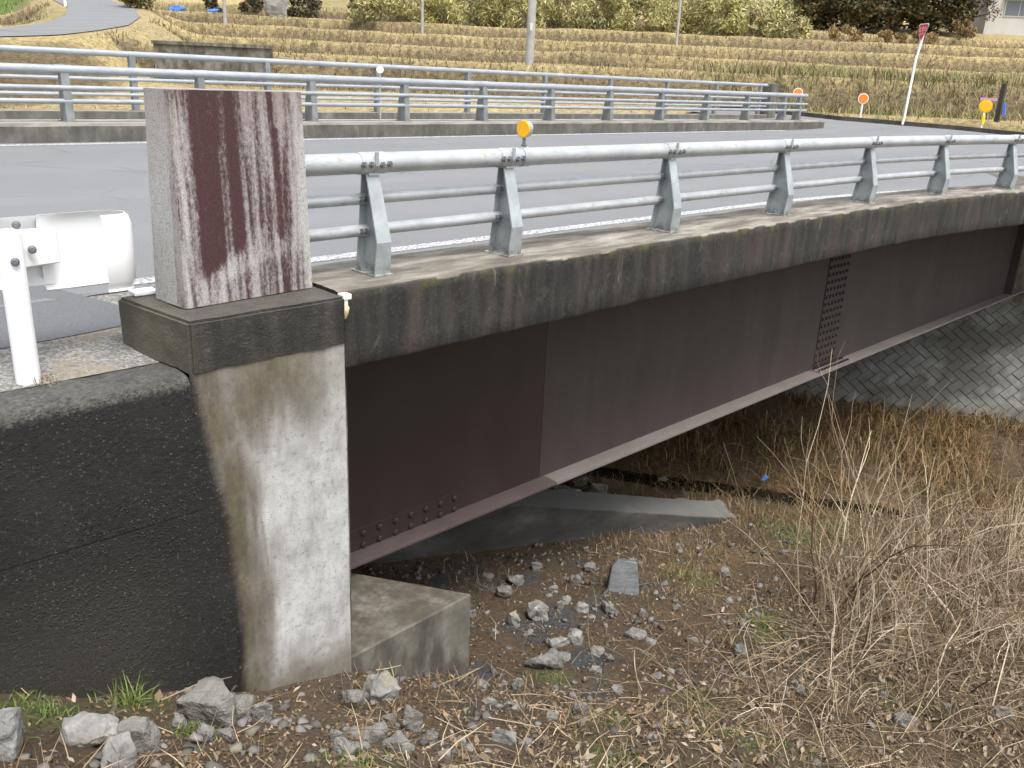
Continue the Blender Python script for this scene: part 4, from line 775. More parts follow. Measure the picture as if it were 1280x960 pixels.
def leaves(name, P, size, cols, seed, tilt=.5, lift=.012, z=None, parent=None, mat='blade'):
    r = np.random.default_rng(seed); n = len(P); s = size * r.uniform(.5, 1.4, n); a = r.uniform(0, 6.283, n); t1, t2 = r.normal(0, tilt, n), r.normal(0, tilt, n)
    z0 = ground(P[:, 0], P[:, 1]) + r.uniform(.0, lift, n) if z is None else z; B = np.c_[P[:, 0], P[:, 1], z0]
    u = np.c_[np.cos(a), np.sin(a), t1]; v = np.c_[-np.sin(a), np.cos(a), t2]; u /= np.linalg.norm(u, axis=1)[:, None]; v /= np.linalg.norm(v, axis=1)[:, None]; w = np.cross(u, v); asp = r.uniform(.35, .7, n)
    q = [B - u * s[:, None] * .6, B + v * (s * asp * .5)[:, None] + w * (s * .12)[:, None], B + u * s[:, None] * .6 + w * (s * .1)[:, None], B - v * (s * asp * .5)[:, None] + w * (s * .12)[:, None]]
    V = np.stack(q, 1).reshape(-1, 3); I = np.arange(n)[:, None] * 4; c = np.asarray(cols)[r.integers(0, len(cols), n)] * r.uniform(.65, 1.3, (n, 1))
    return arrmesh(name, V, [I + np.array([[0, 1, 2]]), I + np.array([[0, 2, 3]])], mat, parent, np.repeat(c[:, None], 4, 1).reshape(-1, 3))
LIT = [(.19, .125, .07), (.12, .078, .045), (.23, .165, .1), (.065, .044, .028), (.28, .22, .15), (.12, .088, .06), (.035, .028, .021), (.17, .095, .045), (.1, .085, .065)]
P = pts_in(52000, -4.5, 7, -5, 2.6, lambda x, y: openbank(x, y) * (.25 + .75 * sstep(.38, .6, fbm(x * 1.5, y * 1.5, 87) + .5)) * (.45 + .55 * sstep(-.6, -2, y) + .3 * sstep(1.5, 3.5, x)) * (S(x, y) < 5.6), 13)
tag(leaves('leaf_litter', P, .024, LIT, 5), 'brown dead leaves lying on the near bank', 'leaf litter', kind='stuff')
P = pts_in(15000, -4.4, 8.5, -5, 1.5, lambda x, y: openbank(x, y) * (.06 + .94 * sstep(-1.2, -2.4, y - .1 * x)) * (.3 + .7 * sstep(.4, .6, fbm(x * 2, y * 2, 89) + .5)) * (S(x, y) < 7.4), 15)
tag(leaves('curled_leaves', P, .05, [(.25, .2, .145), (.18, .135, .09), (.1, .072, .048), (.3, .25, .19), (.15, .1, .058), (.06, .044, .032), (.2, .14, .08), (.08, .06, .042)], 7, tilt=.9, lift=.05), 'larger curled dead leaves and weed scraps at the lower right', 'leaf litter', kind='stuff')
def sticks(name, P, l, rad, cols, seed, tilt=.15, lift=.03):
    r = np.random.default_rng(seed); V = []; F = []; Cc = []; n = 0; z = ground(P[:, 0], P[:, 1])
    for i, (x, y) in enumerate(P):
        L = l * r.uniform(.3, 1.3); a = r.uniform(0, 6.28); e = r.normal(0, tilt); d = np.array((math.cos(a) * math.cos(e), math.sin(a) * math.cos(e), math.sin(e))); p0 = np.array((x, y, z[i] + .01 + r.random() * lift)); p1 = p0 + d * L * .5 + r.normal(0, L * .05, 3); p2 = p1 + d * L * .5 + r.normal(0, L * .08, 3)
        sx = np.cross(d, (0, 0, 1)); sx /= np.linalg.norm(sx) + 1e-9; up = np.cross(sx, d); R_ = rad * r.uniform(.5, 1.3)
        for p, k in ((p0, 1), (p1, .85), (p2, .4)):
            for t in (0, 2.09, 4.19): V.append(p + (sx * math.cos(t) + up * math.sin(t)) * R_ * k)
        for s in (0, 3): F += [(n + s + q, n + s + (q + 1) % 3, n + s + 3 + (q + 1) % 3, n + s + 3 + q) for q in range(3)]
        c = np.array(cols[r.integers(0, len(cols))]) * r.uniform(.7, 1.25); Cc += [c] * 9; n += 9
    return arrmesh(name, np.array(V), np.array(F), 'stem', None, np.array(Cc))
TW_ = [(.3, .225, .145), (.2, .142, .09), (.4, .32, .22), (.14, .095, .062), (.46, .38, .26)]
P = pts_in(3600, -4.4, 7, -5, 2, lambda x, y: openbank(x, y) * (.12 + .88 * sstep(-.8, -2.2, y)) * (S(x, y) < 5.6), 23)
tag(sticks('fallen_twigs', P, .3, .0035, TW_, 6), 'thin broken twigs lying on the near bank', 'twigs', kind='stuff')
DRY = [(.21, .15, .08), (.16, .11, .058), (.27, .2, .115), (.11, .076, .042), (.19, .125, .06), (.3, .24, .15)]
P = pts_in(16000, -4.4, 9, -5, 1.6, lambda x, y: openbank(x, y) * (sstep(.5, .66, fbm(x * 1.2, y * 1.2, 97) + .5) * .6 + .5 * sstep(1.2, 3, x) + .25 * sstep(-1.5, -2.6, y)) * (S(x, y) < 7.6), 33)
tag(blades('dry_grass', P, .16, .006, .85, DRY, 8), 'thin dry brown grass on the near bank', 'grass', kind='stuff')
GRN = [(.085, .14, .028), (.12, .18, .04), (.16, .2, .06), (.14, .14, .05), (.07, .1, .025)]
PP = []
for k, (x, y, r_, kk) in enumerate(GREENS):
    n = int(1500 * r_ * kk * (2.4 if k < 2 else 1)); rr = np.random.default_rng(k); PP.append(np.c_[x + rr.normal(0, r_ * .45, n), y + rr.normal(0, r_ * .45, n)])
P = np.concatenate(PP); P = P[openbank(P[:, 0], P[:, 1])]
tag(blades('green_grass', P, .07, .007, .8, GRN, 9), 'fresh green grass and weeds in small patches on the near bank', 'grass', kind='stuff')
for (x, y, lb) in ((-3.28, -.66, 'green grass tuft at the foot of the black wall left of the large boulder'), (2.45, -1.3, 'tall green grass tuft left of the dry stems')):
    rr = np.random.default_rng(int(abs(x) * 100)); P = np.c_[x + rr.normal(0, .05, 70), y + rr.normal(0, .04, 70)]; o = blades('grass_tuft', P, .17, .007, .85, GRN + [(.3, .28, .12)], 4); tag(o, lb, 'grass tuft')
# far bank: deep tangled brown grass
P = pts_in(30000, 3.5, 15, -6.5, 6, lambda x, y: (S(x, y) > 7.15) * (S(x, y) < 11.9) * (.12 + .88 * sstep(.38, .6, fbm(x * 1.4, y * 1.4, 107) + .5)), 43)
tag(blades('brown_bank_grass', P, .42, .012, 1.25, [(.24, .15, .06), (.15, .092, .036), (.3, .21, .1), (.075, .048, .024), (.2, .118, .045), (.12, .095, .04), (.05, .034, .018)], 10, curve=1.5), 'matted brown dry grass covering the far bank below the revetment', 'grass', kind='stuff')
P = pts_in(7000, 2.5, 10, -4, 3, lambda x, y: (S(x, y) > 4.7) * (S(x, y) < 6.5) * (.3 + .7 * sstep(.4, .6, fbm(x * 1.5, y * 1.5, 117) + .5)), 47)
tag(blades('stream_edge_grass', P, .24, .009, 1.0, [(.2, .135, .06), (.14, .09, .042), (.26, .19, .1), (.08, .055, .03), (.13, .12, .05)], 48, curve=1.2), 'brown dead grass along the near edge of the stream', 'grass', kind='stuff')
def stem_path(p, d, L, r, rad, bend=.25, n=6):
    pts = [np.array(p, float)]; dd = np.array(d, float); rs = [rad]
    for k in range(n):
        dd = dd + r.normal(0, bend, 3) * .35; dd /= np.linalg.norm(dd); pts.append(pts[-1] + dd * L / n); rs.append(rad * (1 - .75 * (k + 1) / n))
    return pts, rs
def shrub(x, y, h, n, lean, label, seed, spread=.25, rad=.0075, cols=TW_, bias=(0, 0)):
    r = np.random.default_rng(seed); z = gz(x, y); root = empty('dry_shrub', (x, y, z), label, 'shrub', 'dry leafless shrubs on the near bank')
    for i in range(n):
        a = r.uniform(0, 6.28); e = abs(r.normal(0, lean)); d = (math.cos(a) * math.sin(e) + bias[0], math.sin(a) * math.sin(e) + bias[1], math.cos(e)); bx, by = x + r.normal(0, spread), y + r.normal(0, spread)
        V = MB(); pts, rs = stem_path((bx, by, gz(bx, by) - .03), d, h * r.uniform(.5, 1.1), r, rad * r.uniform(.55, 1.2), .42, 7); V.tube(pts, rs, 5)
        for b in range(r.integers(3, 8)):
            k = r.integers(2, 7); aa = r.uniform(0, 6.28); base = np.array(pts[k]) - np.array(pts[k - 1]); base /= np.linalg.norm(base); bd = base + np.array((math.cos(aa), math.sin(aa), .3)) * .7; bd /= np.linalg.norm(bd)
            p2, r2_ = stem_path(pts[k], bd, h * r.uniform(.12, .38), r, rs[k] * .75, .5, 4); V.tube(p2, r2_, 3)
        o = V.build('stem', 'stem', root); c = np.array(cols[r.integers(0, len(cols))]) * r.uniform(.75, 1.2); at = o.data.color_attributes.new('tint', 'FLOAT_COLOR', 'POINT'); at.data.foreach_set('color', np.tile(np.append(c, 1), len(o.data.vertices)).astype(np.float32))
    return root
PALE = [(.42, .34, .24), (.33, .25, .165), (.5, .42, .31), (.25, .18, .115), (.16, .105, .062)]; DKC = [(.09, .062, .045), (.14, .09, .055), (.2, .125, .07), (.12, .085, .065)]
shrub(3.3, -1.62, 2.6, 20, .34, 'tallest dry shrub with bare stems crossing the revetment, right of centre', 11, .2, .0125, PALE, (-.1, 0))
shrub(2.3, -2.35, 1.5, 18, .42, 'bare dry shrub in front of the tallest one, above the tan stone', 12, .25, .0075, PALE)
shrub(3.6, -2.55, 1.8, 24, .5, 'dense bare shrub right of the tallest dry shrub', 13, .3, .008, PALE, (.1, 0))
shrub(5.2, -2.5, 1.8, 30, .55, 'pale bare shrub near the right edge below the revetment', 14, .35, .008, PALE)
shrub(2.75, -3.05, 1.2, 24, .6, 'tangled dry shrub at lower right', 15, .35, .007, TW_)
shrub(4.1, -3.2, 1.7, 28, .55, 'tall bare shrub cut by the right edge of the photo', 16, .3, .008, PALE, (-.12, 0))
shrub(5.6, -1.7, 1.15, 18, .5, 'low dry shrub behind the pale ones near the far bank', 17, .3, .007, TW_)
shrub(1.1, -2.35, .55, 18, .7, 'low dry shrub left of the tan stone', 18, .3, .005, TW_)
shrub(.35, -2.75, .4, 14, .8, 'knee-high dead weeds at the bottom edge right of centre', 19, .3, .004, TW_)
shrub(4.6, -1.5, 2.2, 11, .35, 'tall sparse pale shrub right of the tallest one, against the revetment', 21, .3, .011, PALE)
shrub(6.4, -2.3, 1.6, 30, .6, 'grey brown shrub at the right edge, behind the pale bare shrub', 25, .4, .008, TW_)
shrub(7.6, -2.3, 1.4, 24, .6, 'farthest dry shrub at the right edge below the revetment', 26, .45, .008, PALE)
P = pts_in(3000, .2, 9.8, -4.6, -.2, lambda x, y: (S(x, y) < 7.8) * sstep(-.7, -2.0, y + .12 * (x - 2) - 1.2 * sstep(3.5, 5.5, x)) * .9, 53)
def canes(name, P, seed, cols=None, l0=.25, l1=.85, rad=(.0018, .0045), emax=1.45):
    r = np.random.default_rng(seed); V = MB(); Cc = []; z = ground(P[:, 0], P[:, 1])
    for i, (x, y) in enumerate(P):
        a = r.uniform(0, 6.28); e = r.uniform(.35, emax); L = r.uniform(l0, l1); d = np.array((math.cos(a) * math.sin(e), math.sin(a) * math.sin(e), math.cos(e))); p = np.array((x, y, z[i])); pts = [p]
        for k in range(4): d = d + np.array((0, 0, -.28)) + r.normal(0, .12, 3); d /= np.linalg.norm(d); q = pts[-1] + d * L / 4; pts.append(q)
        n0 = len(V.v); rr = r.uniform(*rad); V.tube(pts, [rr, rr, rr * .85, rr * .7, rr * .3], 3, False); Cc += [np.array((cols or PALE + TW_ + DKC)[r.integers(0, len(cols or PALE + TW_ + DKC))]) * r.uniform(.7, 1.2)] * (len(V.v) - n0)
    return arrmesh(name, np.array(V.v), np.array(V.f), 'stem', None, np.array(Cc))
Pb = pts_in(2600, 4.5, 15, -5.5, 5, lambda x, y: (S(x, y) > 7.4) * (S(x, y) < 11.8) * (.2 + .8 * sstep(.4, .6, fbm(x * 1.1, y * 1.1, 109) + .5)), 56)
tag(canes('bank_bramble', Pb, 57, [(.22, .13, .055), (.3, .2, .1), (.13, .08, .04), (.17, .1, .05)]), 'tangled rusty canes lying on the far bank grass', 'brambles', kind='stuff')
Pl = pts_in(330, 2.2, 9.5, -4.4, -.9, lambda x, y: (S(x, y) < 7.8) * sstep(-.8, -2.0, y - .5 * sstep(4, 6, x)) , 58)
tag(canes('arching_canes', Pl, 59, PALE, .8, 1.9, (.003, .0075), 1.0), 'long pale arching canes among the dry shrubs at the right', 'brambles', kind='stuff')
tag(canes('bramble_tangle', P, 54), 'low tangle of dead canes and weeds at lower right', 'brambles', kind='stuff')

# ------------------------------------------------------------------ terraced fields beyond the road
def terr(n, seed, edges):
    r = np.random.default_rng(seed); rr = r.uniform(-62, 62, n); w0 = np.array(edges)[r.integers(0, len(edges), n)]
    ww = w0 - r.uniform(.05, 1.3, n); w = ww.copy()
    for _ in range(8): w = ww - 5.5 * fbm(rr * .045, w * .07 + 3, 21, 3) + .9 * fbm(rr * .35, w * .2, 5, 2)
    return np.c_[CAMX + FW[0] * w + RT[0] * rr, CAMY + FW[1] * w + RT[1] * rr]
def offlane(P):
    k = np.ones(len(P), bool)
    for (ax, ay, _), (bx, by, _) in zip(LANE[:-1], LANE[1:]):
        t = np.clip(((P[:, 0] - ax) * (bx - ax) + (P[:, 1] - ay) * (by - ay)) / ((bx - ax) ** 2 + (by - ay) ** 2), 0, 1); k &= np.hypot(P[:, 0] - ax - t * (bx - ax), P[:, 1] - ay - t * (by - ay)) > 2.2
    xk = np.interp(P[:, 1], [-40, 2, 4, 6, 8, 9.5, 12, 14, 15], [28, 26.2, 26.4, 26.3, 25.5, 25.0, 24.9, 24.9, 0])
    return k & ((P[:, 1] > 13.5) | (P[:, 0] > xk + .4))
FLD = [(.19, .15, .08), (.25, .2, .11), (.17, .125, .065), (.14, .11, .055), (.2, .165, .085), (.11, .08, .048)]
P = terr(46000, 61, TW); P = P[offlane(P)]
tag(blades('terrace_bank_grass', P, .26, .035, .5, FLD, 62), 'dry yellow grass on the banks of the terraced fields', 'grass', kind='stuff')
r = np.random.default_rng(64); rr = r.uniform(-60, 60, 30000); w = r.uniform(24, 74, 30000); P = np.c_[CAMX + FW[0] * w + RT[0] * rr, CAMY + FW[1] * w + RT[1] * rr]; P = P[offlane(P)]
tag(blades('field_stubble', P, .14, .03, .6, [(.4, .32, .15), (.46, .36, .16), (.32, .255, .12), (.24, .19, .095), (.16, .125, .065), (.2, .185, .08)], 65), 'short yellow stubble on the terraced fields', 'stubble', kind='stuff')
P = pts_in(9000, 24.8, 36, -4, 16, lambda x, y: sstep(31.2, 32.6, (x - CAMX) * FW[0] + (y - CAMY) * FW[1]) * .8, 66); P = P[offlane(P)]
tag(blades('roadside_weeds', P, .5, .03, .6, [(.24, .19, .1), (.3, .24, .13), (.17, .13, .075), (.2, .2, .08), (.12, .16, .05)], 67), 'dry weeds behind the junction kerb', 'weeds', kind='stuff')
rr = np.random.default_rng(12); P = np.c_[-3.36 + rr.normal(0, .05, 90), -.16 + rr.normal(0, .035, 90)]
o = blades('grass_tuft', P, .06, .004, 1.1, DRY, 4, z=np.full(90, -.285)); tag(o, 'little dry grass tuft at the foot of the white guard rail post', 'grass tuft')
me = rock_mesh(.17, .1, .12, 611, 5, 'blue_cloth'); x, y = 7.65, 1.52; tag(put(me, 'plastic_scrap', None, (x, y, gz(x, y) + .2), (.4, .3, .2)), 'small crumpled blue plastic scrap caught at the stream edge', 'litter')
# ------------------------------------------------------------------ roadside furniture
sg = empty('stop_sign', (25.55, 7.35, .5), 'bent white pole with a red triangular stop sign seen from the side', 'road sign')
k_ = 1.017; cp = Vector(cam.location)
def far_(p): return cp + (Vector(p) - cp) * k_
pp = [far_(p) for p in ((24.98, 7.43, .35), (24.99, 7.41, .59), (25.0, 7.38, 2.33), (25.01, 7.36, 2.49), (25.03, 7.31, 2.95), (25.04, 7.30, 3.22))]
MB().tube(pp, .038, 12).build('pole', 'sign_white', sg, smooth=True)
# plate: inverted triangle, turned so that it is seen obliquely
pc = pp[-1] + Vector((-.0, .0, -.13)); view = Vector((pc.x - cp.x, pc.y - cp.y, 0)).normalized(); a_ = math.radians(64); side = Vector((view.y, -view.x, 0)); hx = side * math.cos(a_) - view * math.sin(a_); nrm_ = hx.cross(Vector((0, 0, 1))); 
if nrm_.dot(view) > 0: nrm_ = -nrm_
def tri(w, h, off, th, mat, name, parent, dz=0):
    def Pn(u, v, t): return pc + hx * (u + v * .10) + Vector((0, 0, v + dz)) + nrm_ * (off + t)
    out = []
    for cx, cy, a0 in ((-w / 2, h * .5, 210), (w / 2, h * .5, 90), (0, -h * .5, 330)): pass
    ol = [(-w / 2 + .06, h / 2), (w / 2 - .06, h / 2), (w / 2, h / 2 - .06), (w / 2 - .03, h / 2 - .13), (.05, -h / 2 + .03), (0, -h / 2), (-.05, -h / 2 + .03), (-w / 2 + .03, h / 2 - .13), (-w / 2, h / 2 - .06)]
    n = len(ol); vs = [Pn(u, v, 0) for u, v in ol] + [Pn(u, v, th) for u, v in ol]
    return MB().add(vs, [tuple(range(n))[::-1], tuple(range(n, 2 * n))] + [(i, (i + 1) % n, n + (i + 1) % n, n + i) for i in range(n)]).build(name, mat, parent)
tri(.66, .56, .045, .004, 'sign_white', 'plate', sg); tri(.60, .49, .05, .003, 'sign_red', 'face', sg, .01)
def lettering(body, size, u, v, parent, mat, name='lettering'):
    cu = bpy.data.curves.new('txt', 'FONT'); cu.body = body; cu.size = size; cu.align_x = 'CENTER'; cu.align_y = 'CENTER'
    to = bpy.data.objects.new('txt', cu); COL.objects.link(to); dg = bpy.context.evaluated_depsgraph_get(); me = bpy.data.meshes.new_from_object(to.evaluated_get(dg)); bpy.data.objects.remove(to)
    m = MB(); xd = -hx if hx.cross(Vector((0, 0, 1))).dot(nrm_) < 0 else hx
    m.add([pc + xd * (p.co.x + u) + Vector((0, 0, p.co.y + v)) + nrm_ * .0545 for p in me.vertices], [tuple(f.vertices) for f in me.polygons])
    if not len(me.polygons): return
    return m.build(name, mat, parent)
lettering('止まれ', .17, 0, .11, sg, 'sign_white'); lettering('STOP', .1, 0, -.03, sg, 'sign_white')
def delineator(x, y, zt, zb, rr, label, mat, yellow=False):
    t = empty('delineator', (x, y, zb), label, 'delineator'); v = Vector((CAMX - x, CAMY - y, 0)).normalized()
    MB().tube([(x, y, zb - .3), (x, y, zt - rr * .8)], .03, 10).build('post', 'sign_white', t, smooth=True)
    disc((x, y, zt), v, rr * 1.1, rr * 1.1, .03).build('rim', 'sign_white' if not yellow else mat, t); disc(Vector((x, y, zt)) + v * .031, v, rr * .95, rr * .9, .008).build('lens', mat, t)
    if yellow: MB().tube([(x, y, zb), (x, y, zb + .26)], .055, 12).build('sleeve', 'yellow_plastic', t, smooth=True)
delineator(25.5, 9.1, 1.08, .55, .155, 'deep orange round delineator left of the red sign, behind the kerb', 'reflector_deep')
delineator(26.55, 5.55, 1.02, .48, .18, 'yellow orange round delineator right of the red sign at the kerb', 'reflector_orange', True)
delineator(25.3, 11.4, 1.17, .5, .15, 'orange delineator half hidden behind the end of the far railing', 'reflector_deep')
st = empty('wooden_stake', (27.4, 5.4, .4), 'dark wooden stake with pink and blue strips right of the yellow delineator', 'stake')
MB().box(27.33, 27.47, 5.33, 5.47, .1, 1.72, .01).build('stake', 'wood_dark', st); MB().box(27.27, 27.30, 5.5, 6.0, 1.18, 1.27).build('strip', 'pink_tape', st, bevel=.004)
MB().prism([(5.14, .72), (5.21, .7), (5.28, 1.12), (5.2, 1.16)], 'x', 27.25, 27.28).build('strip', 'blue_cloth', st)
# utility poles
up = empty('utility_pole', (20.7, 20.2, .0), 'thick concrete utility pole behind the railings in the middle', 'pole')
MB().tube([(20.55, 20.05, -.3), (20.55 + .02, 20.05, 4), (20.62, 20.0, 12)], [.17, .155, .11], 16).build('shaft', 'pole_concrete', up, smooth=True); MB().box(20.38, 20.40, 19.82, 19.92, 2.95, 3.2).build('number_plate', 'sign_white', up, bevel=.003)
def thin_pole(x, y, r_, h, label, mat='pole_concrete'):
    z = gz(x, y); t = empty('thin_pole', (x, y, z), label, 'pole'); MB().tube([(x, y, z - .3), (x + .02, y, z + h)], [r_, r_ * .8], 10).build('shaft', mat, t, smooth=True); MB().tube([(x, y, z + h), (x, y, z + h + .08)], [r_ * .8, r_ * .2], 10).build('cap', mat, t)
thin_pole(32.5, 41.3, .09, 7, 'thin grey pole left of the thick utility pole'); thin_pole(43.1, 29.6, .09, 7, 'thin grey pole on the terraces right of the thick utility pole'); thin_pole(23.2, 48.8, .12, 7, 'grey pole at the top left beside the blue sheets'); thin_pole(13.5, 47.4, .07, 5, 'white pole beside the hill lane at top left', 'sign_white')
# house and stone wall at top right
hz = 5.75; hs = empty('house', (79, 19.5, hz), 'pale grey house with a window at the top right corner', 'house')
ha = Vector((.704, -.71, 0)); hb_ = Vector((.71, .704, 0)); h0 = Vector((75.4, 23.0, 0))
def hbox(u0, u1, d0, d1, z0, z1, name, mat, parent):
    vs = [h0 + ha * u + hb_ * d + Vector((0, 0, z)) for u in (u0, u1) for d in (d0, d1) for z in (z0, z1)]
    return MB().add(vs, [(0, 1, 3, 2), (4, 6, 7, 5), (0, 4, 5, 1), (2, 3, 7, 6), (0, 2, 6, 4), (1, 5, 7, 3)]).build(name, mat, parent)
hbox(0, 9, 0, 8, hz - 1, hz + 5.6, 'wall', 'house_wall', hs); rfp = hbox(-.7, 9.7, -.7, 8.7, hz + 5.6, hz + 5.8, 'roof', 'roof_tile', hs)
m = MB(); m.add([h0 + ha * u + hb_ * d + Vector((0, 0, z)) for u, d, z in ((-.7, -.7, hz + 5.8), (9.7, -.7, hz + 5.8), (9.7, 8.7, hz + 5.8), (-.7, 8.7, hz + 5.8), (2, 4, hz + 7.8), (7, 4, hz + 7.8))], [(0, 1, 5, 4), (1, 2, 5), (2, 3, 4, 5), (3, 0, 4), (0, 3, 2, 1)]); m.build('ridge', 'roof_tile', rfp)
for u in (1.3, 4.6):
    wn = hbox(u, u + 2.4, -.06, .05, hz + 1.75, hz + 3.0, 'window', 'window_frame', hs)
    for q in (0, 1): hbox(u + .08 + q * 1.15, u + 1.17 + q * 1.15, -.075, -.02, hz + 1.83, hz + 2.92, 'pane', 'glass_pane', wn)
hbox(1.1, 3.9, -.5, -.005, hz + 3.1, hz + 3.2, 'awning', 'roof_tile', hs)
sw = empty('stone_wall', (78, 20.5, hz - 1.4), 'rough grey stone wall below the house at top right', 'wall'); r = np.random.default_rng(5); hbox(-.3, 9, -1.0, -.2, hz - 2.2, hz + .05, 'core', 'mortar', sw)
u = -.3
sm = [rock_mesh(.62, .4, .42, 900 + k, 6) for k in range(4)]
for row in range(4):
    u = -.3 + .25 * (row % 2)
    while u < 5: put(sm[r.integers(0, 4)], 'stone', sw, h0 + ha * u + hb_ * (-1.0) + Vector((0, 0, hz - .75 + row * .26 - .2)), (r.uniform(-.2, .2), r.uniform(-.2, .2), r.uniform(0, 6)), (1, 1, .8)); u += r.uniform(.5, .7)
h2 = empty('house', (66, 37, 7), 'beige building half hidden behind the scrub at the top right of centre', 'house'); h0 = Vector((63.4, 40.2, 0))
hbox(0, 3.2, 0, 5, 5.6, 9.2, 'wall', 'house_wall', h2); hbox(-.4, 3.6, -.4, 5.4, 9.2, 9.45, 'roof', 'roof_tile', h2)
# things at the top left
for (x, y, s, lb) in ((24.3, 57.6, 1.0, 'pale blue sheet heap at the top left, nearest the hill lane'), (26.4, 56.2, .8, 'bright blue tarpaulin heap right of the pale blue one')):
    z = gz(x, y); me = rock_mesh(1.6 * s, 1.1 * s, .9 * s, int(x * 10), 6, 'blue_cloth', True); tag(put(me, 'tarpaulin_heap', None, (x, y, z + .3 * s), (0, 0, .5)), lb, 'tarpaulin')
x, y = 29.3, 53.2; z = gz(x, y); me = rock_mesh(1.9, 1.2, 3.6, 77, 10, 'rock_pale', True); tag(put(me, 'standing_stone', None, (x, y, z + 1.1), (0, 0, -.8)), 'broad pale standing stone at the top edge left of centre', 'stone')
# ------------------------------------------------------------------ scrub and trees
def bush(name, x, y, w, h, nleaf, size, cols, label, cat, seed, trunk=0, group=None, droop=False, nst=7):
    r = np.random.default_rng(seed); z = gz(x, y); root = empty(name, (x, y, z), label, cat, group); lob = []
    for k in range(max(6, nleaf // 160)):
        a = r.uniform(0, 6.28); q = r.random() ** .5; lob.append((x + math.cos(a) * q * w * .5, y + math.sin(a) * q * w * .4, z + trunk + (h - trunk) * r.uniform(.12, .95) * (1 - .45 * q * q), r.uniform(.14, .3) * min(w, h)))
    L = np.array(lob); i = r.integers(0, len(L), nleaf); d = r.normal(size=(nleaf, 3)); d /= np.linalg.norm(d, axis=1)[:, None]; d *= r.random((nleaf, 1)) ** .4
    C = L[i, :3] + d * L[i, 3:4] * np.array((1, 1, .8)); C[:, 2] = np.maximum(C[:, 2], z + .02)
    tone = r.uniform(.55, 1.3, len(L))[i]
    s = size * r.uniform(.6, 1.4, nleaf); a = r.uniform(0, 6.283, nleaf); u = np.c_[np.cos(a), np.sin(a), r.normal(0, .7, nleaf) - (.8 if droop else 0)]; u /= np.linalg.norm(u, axis=1)[:, None]; v = np.cross(u, r.normal(size=(nleaf, 3))); v /= np.linalg.norm(v, axis=1)[:, None]; asp = .22 if droop else .5
    V = np.stack([C - u * s[:, None] * .5, C + v * (s * asp * .5)[:, None], C + u * s[:, None] * .5, C - v * (s * asp * .5)[:, None]], 1).reshape(-1, 3) - np.array((x, y, z)); I = np.arange(nleaf)[:, None] * 4
    c = np.asarray(cols)[r.integers(0, len(cols), nleaf)] * tone[:, None] * r.uniform(.8, 1.2, (nleaf, 1))
    arrmesh('crown', V, I + np.array([[0, 1, 2, 3]]), 'blade', root, np.repeat(c[:, None], 4, 1).reshape(-1, 3))
    m = MB()
    if trunk:
        m.tube([(x, y, z - .2), (x + .05, y, z + trunk), (x, y + .1, z + h * .75)], [.05 * w ** .7, .04 * w ** .7, .015 * w], 8)
        for k in range(6): q = L[k % len(L)]; m.tube([(x, y, z + trunk * .8 + k * .1), ((x + q[0]) / 2, (y + q[1]) / 2, (z + trunk + q[2]) / 2), tuple(q[:3])], [.03 * w ** .6, .02 * w ** .6, .008], 5)
        m.build('trunk', 'bark', root, smooth=True)
    else:
        for k in range(nst): q = L[k % len(L)]; m.tube([(x + r.normal(0, w * .12), y + r.normal(0, w * .1), z - .1), ((x + q[0]) / 2, (y + q[1]) / 2, (z + q[2]) / 2), tuple(q[:3])], [.03, .02, .008], 4)
        m.build('stems', 'bark', root)
    return root
SC = [(.34, .33, .12), (.42, .38, .16), (.27, .28, .1), (.2, .21, .08), (.48, .43, .21), (.3, .25, .11)]
spots = [(470, 31.5, 44.8, 3.4, 1.8), (520, 37.6, 48.5, 4.2, 2.6), (570, 39.6, 46.5, 4.4, 2.9), (610, 41.5, 44.4, 4.0, 2.8), (645, 42.4, 43.4, 4.2, 2.4), (700, 45.0, 41.3, 4.4, 2.5), (740, 46.4, 39.6, 4.0, 2.6), (775, 47.8, 38.2, 4.2, 2.7), (820, 49.5, 36.2, 4.4, 2.6), (860, 51.0, 34.6, 4.2, 2.4), (900, 52.3, 33.0, 4.2, 2.4), (945, 54.2, 31.3, 4.2, 2.5), (990, 55.6, 29.3, 4.2, 2.0)]
names = ['leftmost', 'second', 'third', 'fourth', 'fifth', 'sixth', 'seventh', 'eighth', 'ninth', 'tenth', 'eleventh', 'twelfth', 'thirteenth']
for k, (px, x, y, w, h) in enumerate(spots): bush('bamboo_scrub', x, y, w * 1.1, h * 1.35, 2900, .34, SC if k % 3 else SC[2:] + [(.2, .17, .1)], names[k] + ' clump of yellow green scrub from the left along the top terrace', 'scrub', 200 + k, group='yellow green scrub on the top terrace', droop=True)
spots2 = [(44, 50, 5, 3.4), (48, 46.5, 5.2, 3.8), (52, 43, 5.2, 3.6), (55.5, 39.5, 5.2, 3.8), (58.5, 36, 5.2, 3.6)]
for k, (x, y, w, h) in enumerate(spots2): bush('scrub_thicket', x, y, w, h * 1.2, 2600, .4, SC[1:], ['first', 'second', 'third', 'fourth', 'fifth'][k] + ' tall thicket from the left behind the yellow green scrub', 'scrub', 240 + k, group='thickets behind the scrub', droop=True)
DK = [(.05, .055, .022), (.07, .065, .025), (.1, .08, .028), (.035, .042, .02), (.12, .085, .03)]
for k, (x, y, w, h, lb) in enumerate(((62.5, 31, 6, 5.5, 'leftmost dark evergreen tree at the top right'), (65.0, 28.4, 6, 5.0, 'dark evergreen tree second from left at the top right'), (68.5, 27.5, 6.0, 6.0, 'dark evergreen tree third from left at the top right'), (70.5, 25.3, 5.5, 5.5, 'dark evergreen tree nearest the house'))): bush('evergreen_tree', x, y, w * 1.15, h, 6200, .34, DK, lb, 'tree', 300 + k, trunk=.25, group='dark evergreen trees at the top right')
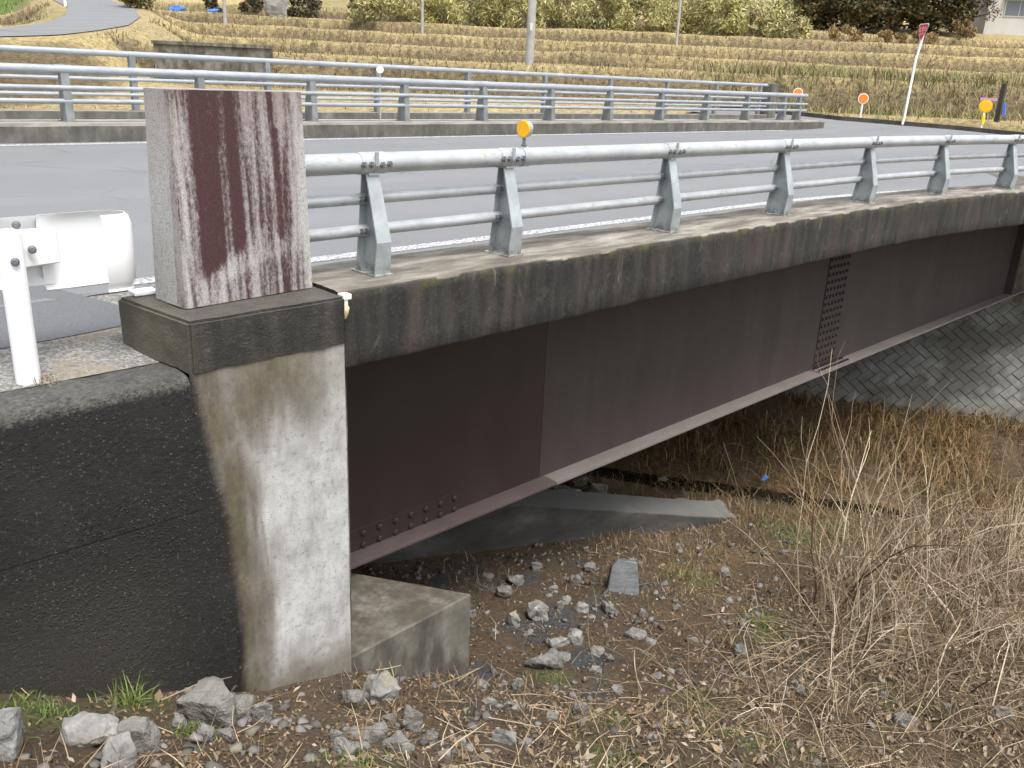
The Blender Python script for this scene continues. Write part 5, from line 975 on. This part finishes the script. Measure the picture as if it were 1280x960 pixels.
for k, (x, y, w, h) in enumerate(((58.5, 26.2, 3.4, 1.4), (61, 24.2, 3.2, 1.2), (64, 22.5, 3.4, 1.5), (67.5, 22.0, 3.2, 1.4))): bush('dry_thicket', x, y, w, h, 1500, .3, [(.24, .16, .07), (.3, .2, .09), (.18, .12, .06), (.2, .17, .08)], ['first', 'second', 'third', 'fourth'][k] + ' low rusty brown thicket from the left below the evergreens', 'thicket', 330 + k, group='rusty thickets below the evergreens', droop=True)
bush('bare_tree', 73.4, 23.6, 4.2, 5.5, 1500, .2, [(.1, .07, .06), (.14, .1, .085)], 'leafless grey brown tree left of the house', 'tree', 350, trunk=1.2)
bush('evergreen_shrub', 16.6, 46.2, 2.2, 2.4, 2200, .22, DK, 'dark green shrub beside the hill lane at top left', 'shrub', 351)
for k, (x, y, w, h, lb) in enumerate(((28.0, 57.5, 4.6, 2.2, 'dark hedge right of the blue heaps at the top left'), (32.5, 53.5, 4.5, 2.4, 'dark brown hedge right of the standing stone'), (35.5, 51.0, 4.0, 2.6, 'green brown hedge left of the yellow scrub'))): bush('hedge', x, y, w, h, 2000, .25, [(.1, .075, .05), (.07, .075, .03), (.14, .11, .07), (.05, .05, .025)], lb, 'hedge', 360 + k)
o = blades('roadside_tuft', np.c_[25.75 + rng.normal(0, .3, 160), 8.3 + rng.normal(0, .25, 160)], .4, .03, .6, [(.09, .15, .04), (.13, .19, .05)], 5); tag(o, 'green weed clump right of the deep orange delineator', 'weeds')
# grey stone wall set into the first terrace bank at the left
tw = empty('terrace_wall', (11.6, 27.8, .9), 'dark grey retaining wall in the terrace bank above the stained block', 'wall')
ta, tb = Vector((10.1, 29.2, 0)), Vector((13.2, 26.4, 0)); td = (tb - ta).normalized(); tn = Vector((td.y, -td.x, 0)); tn = tn if tn.dot(Vector((-1, -1, 0))) > 0 else -tn
L_ = (tb - ta).length; MB().add([p + Vector((0, 0, z)) for z in (.2, 1.9) for p in (ta, tb, tb - tn * .8, ta - tn * .8)], [(0, 1, 5, 4), (1, 2, 6, 5), (2, 3, 7, 6), (3, 0, 4, 7), (4, 5, 6, 7)]).build('core', 'seat_concrete', tw)
MB().add([p + Vector((0, 0, z)) for z in (1.9, 2.02) for p in (ta + tn * .06 - td * .05, tb + tn * .06 + td * .05, tb - tn * .85, ta - tn * .85)], [(0, 3, 2, 1), (0, 1, 5, 4), (1, 2, 6, 5), (2, 3, 7, 6), (3, 0, 4, 7), (4, 5, 6, 7)]).build('coping', 'seat_concrete', tw)
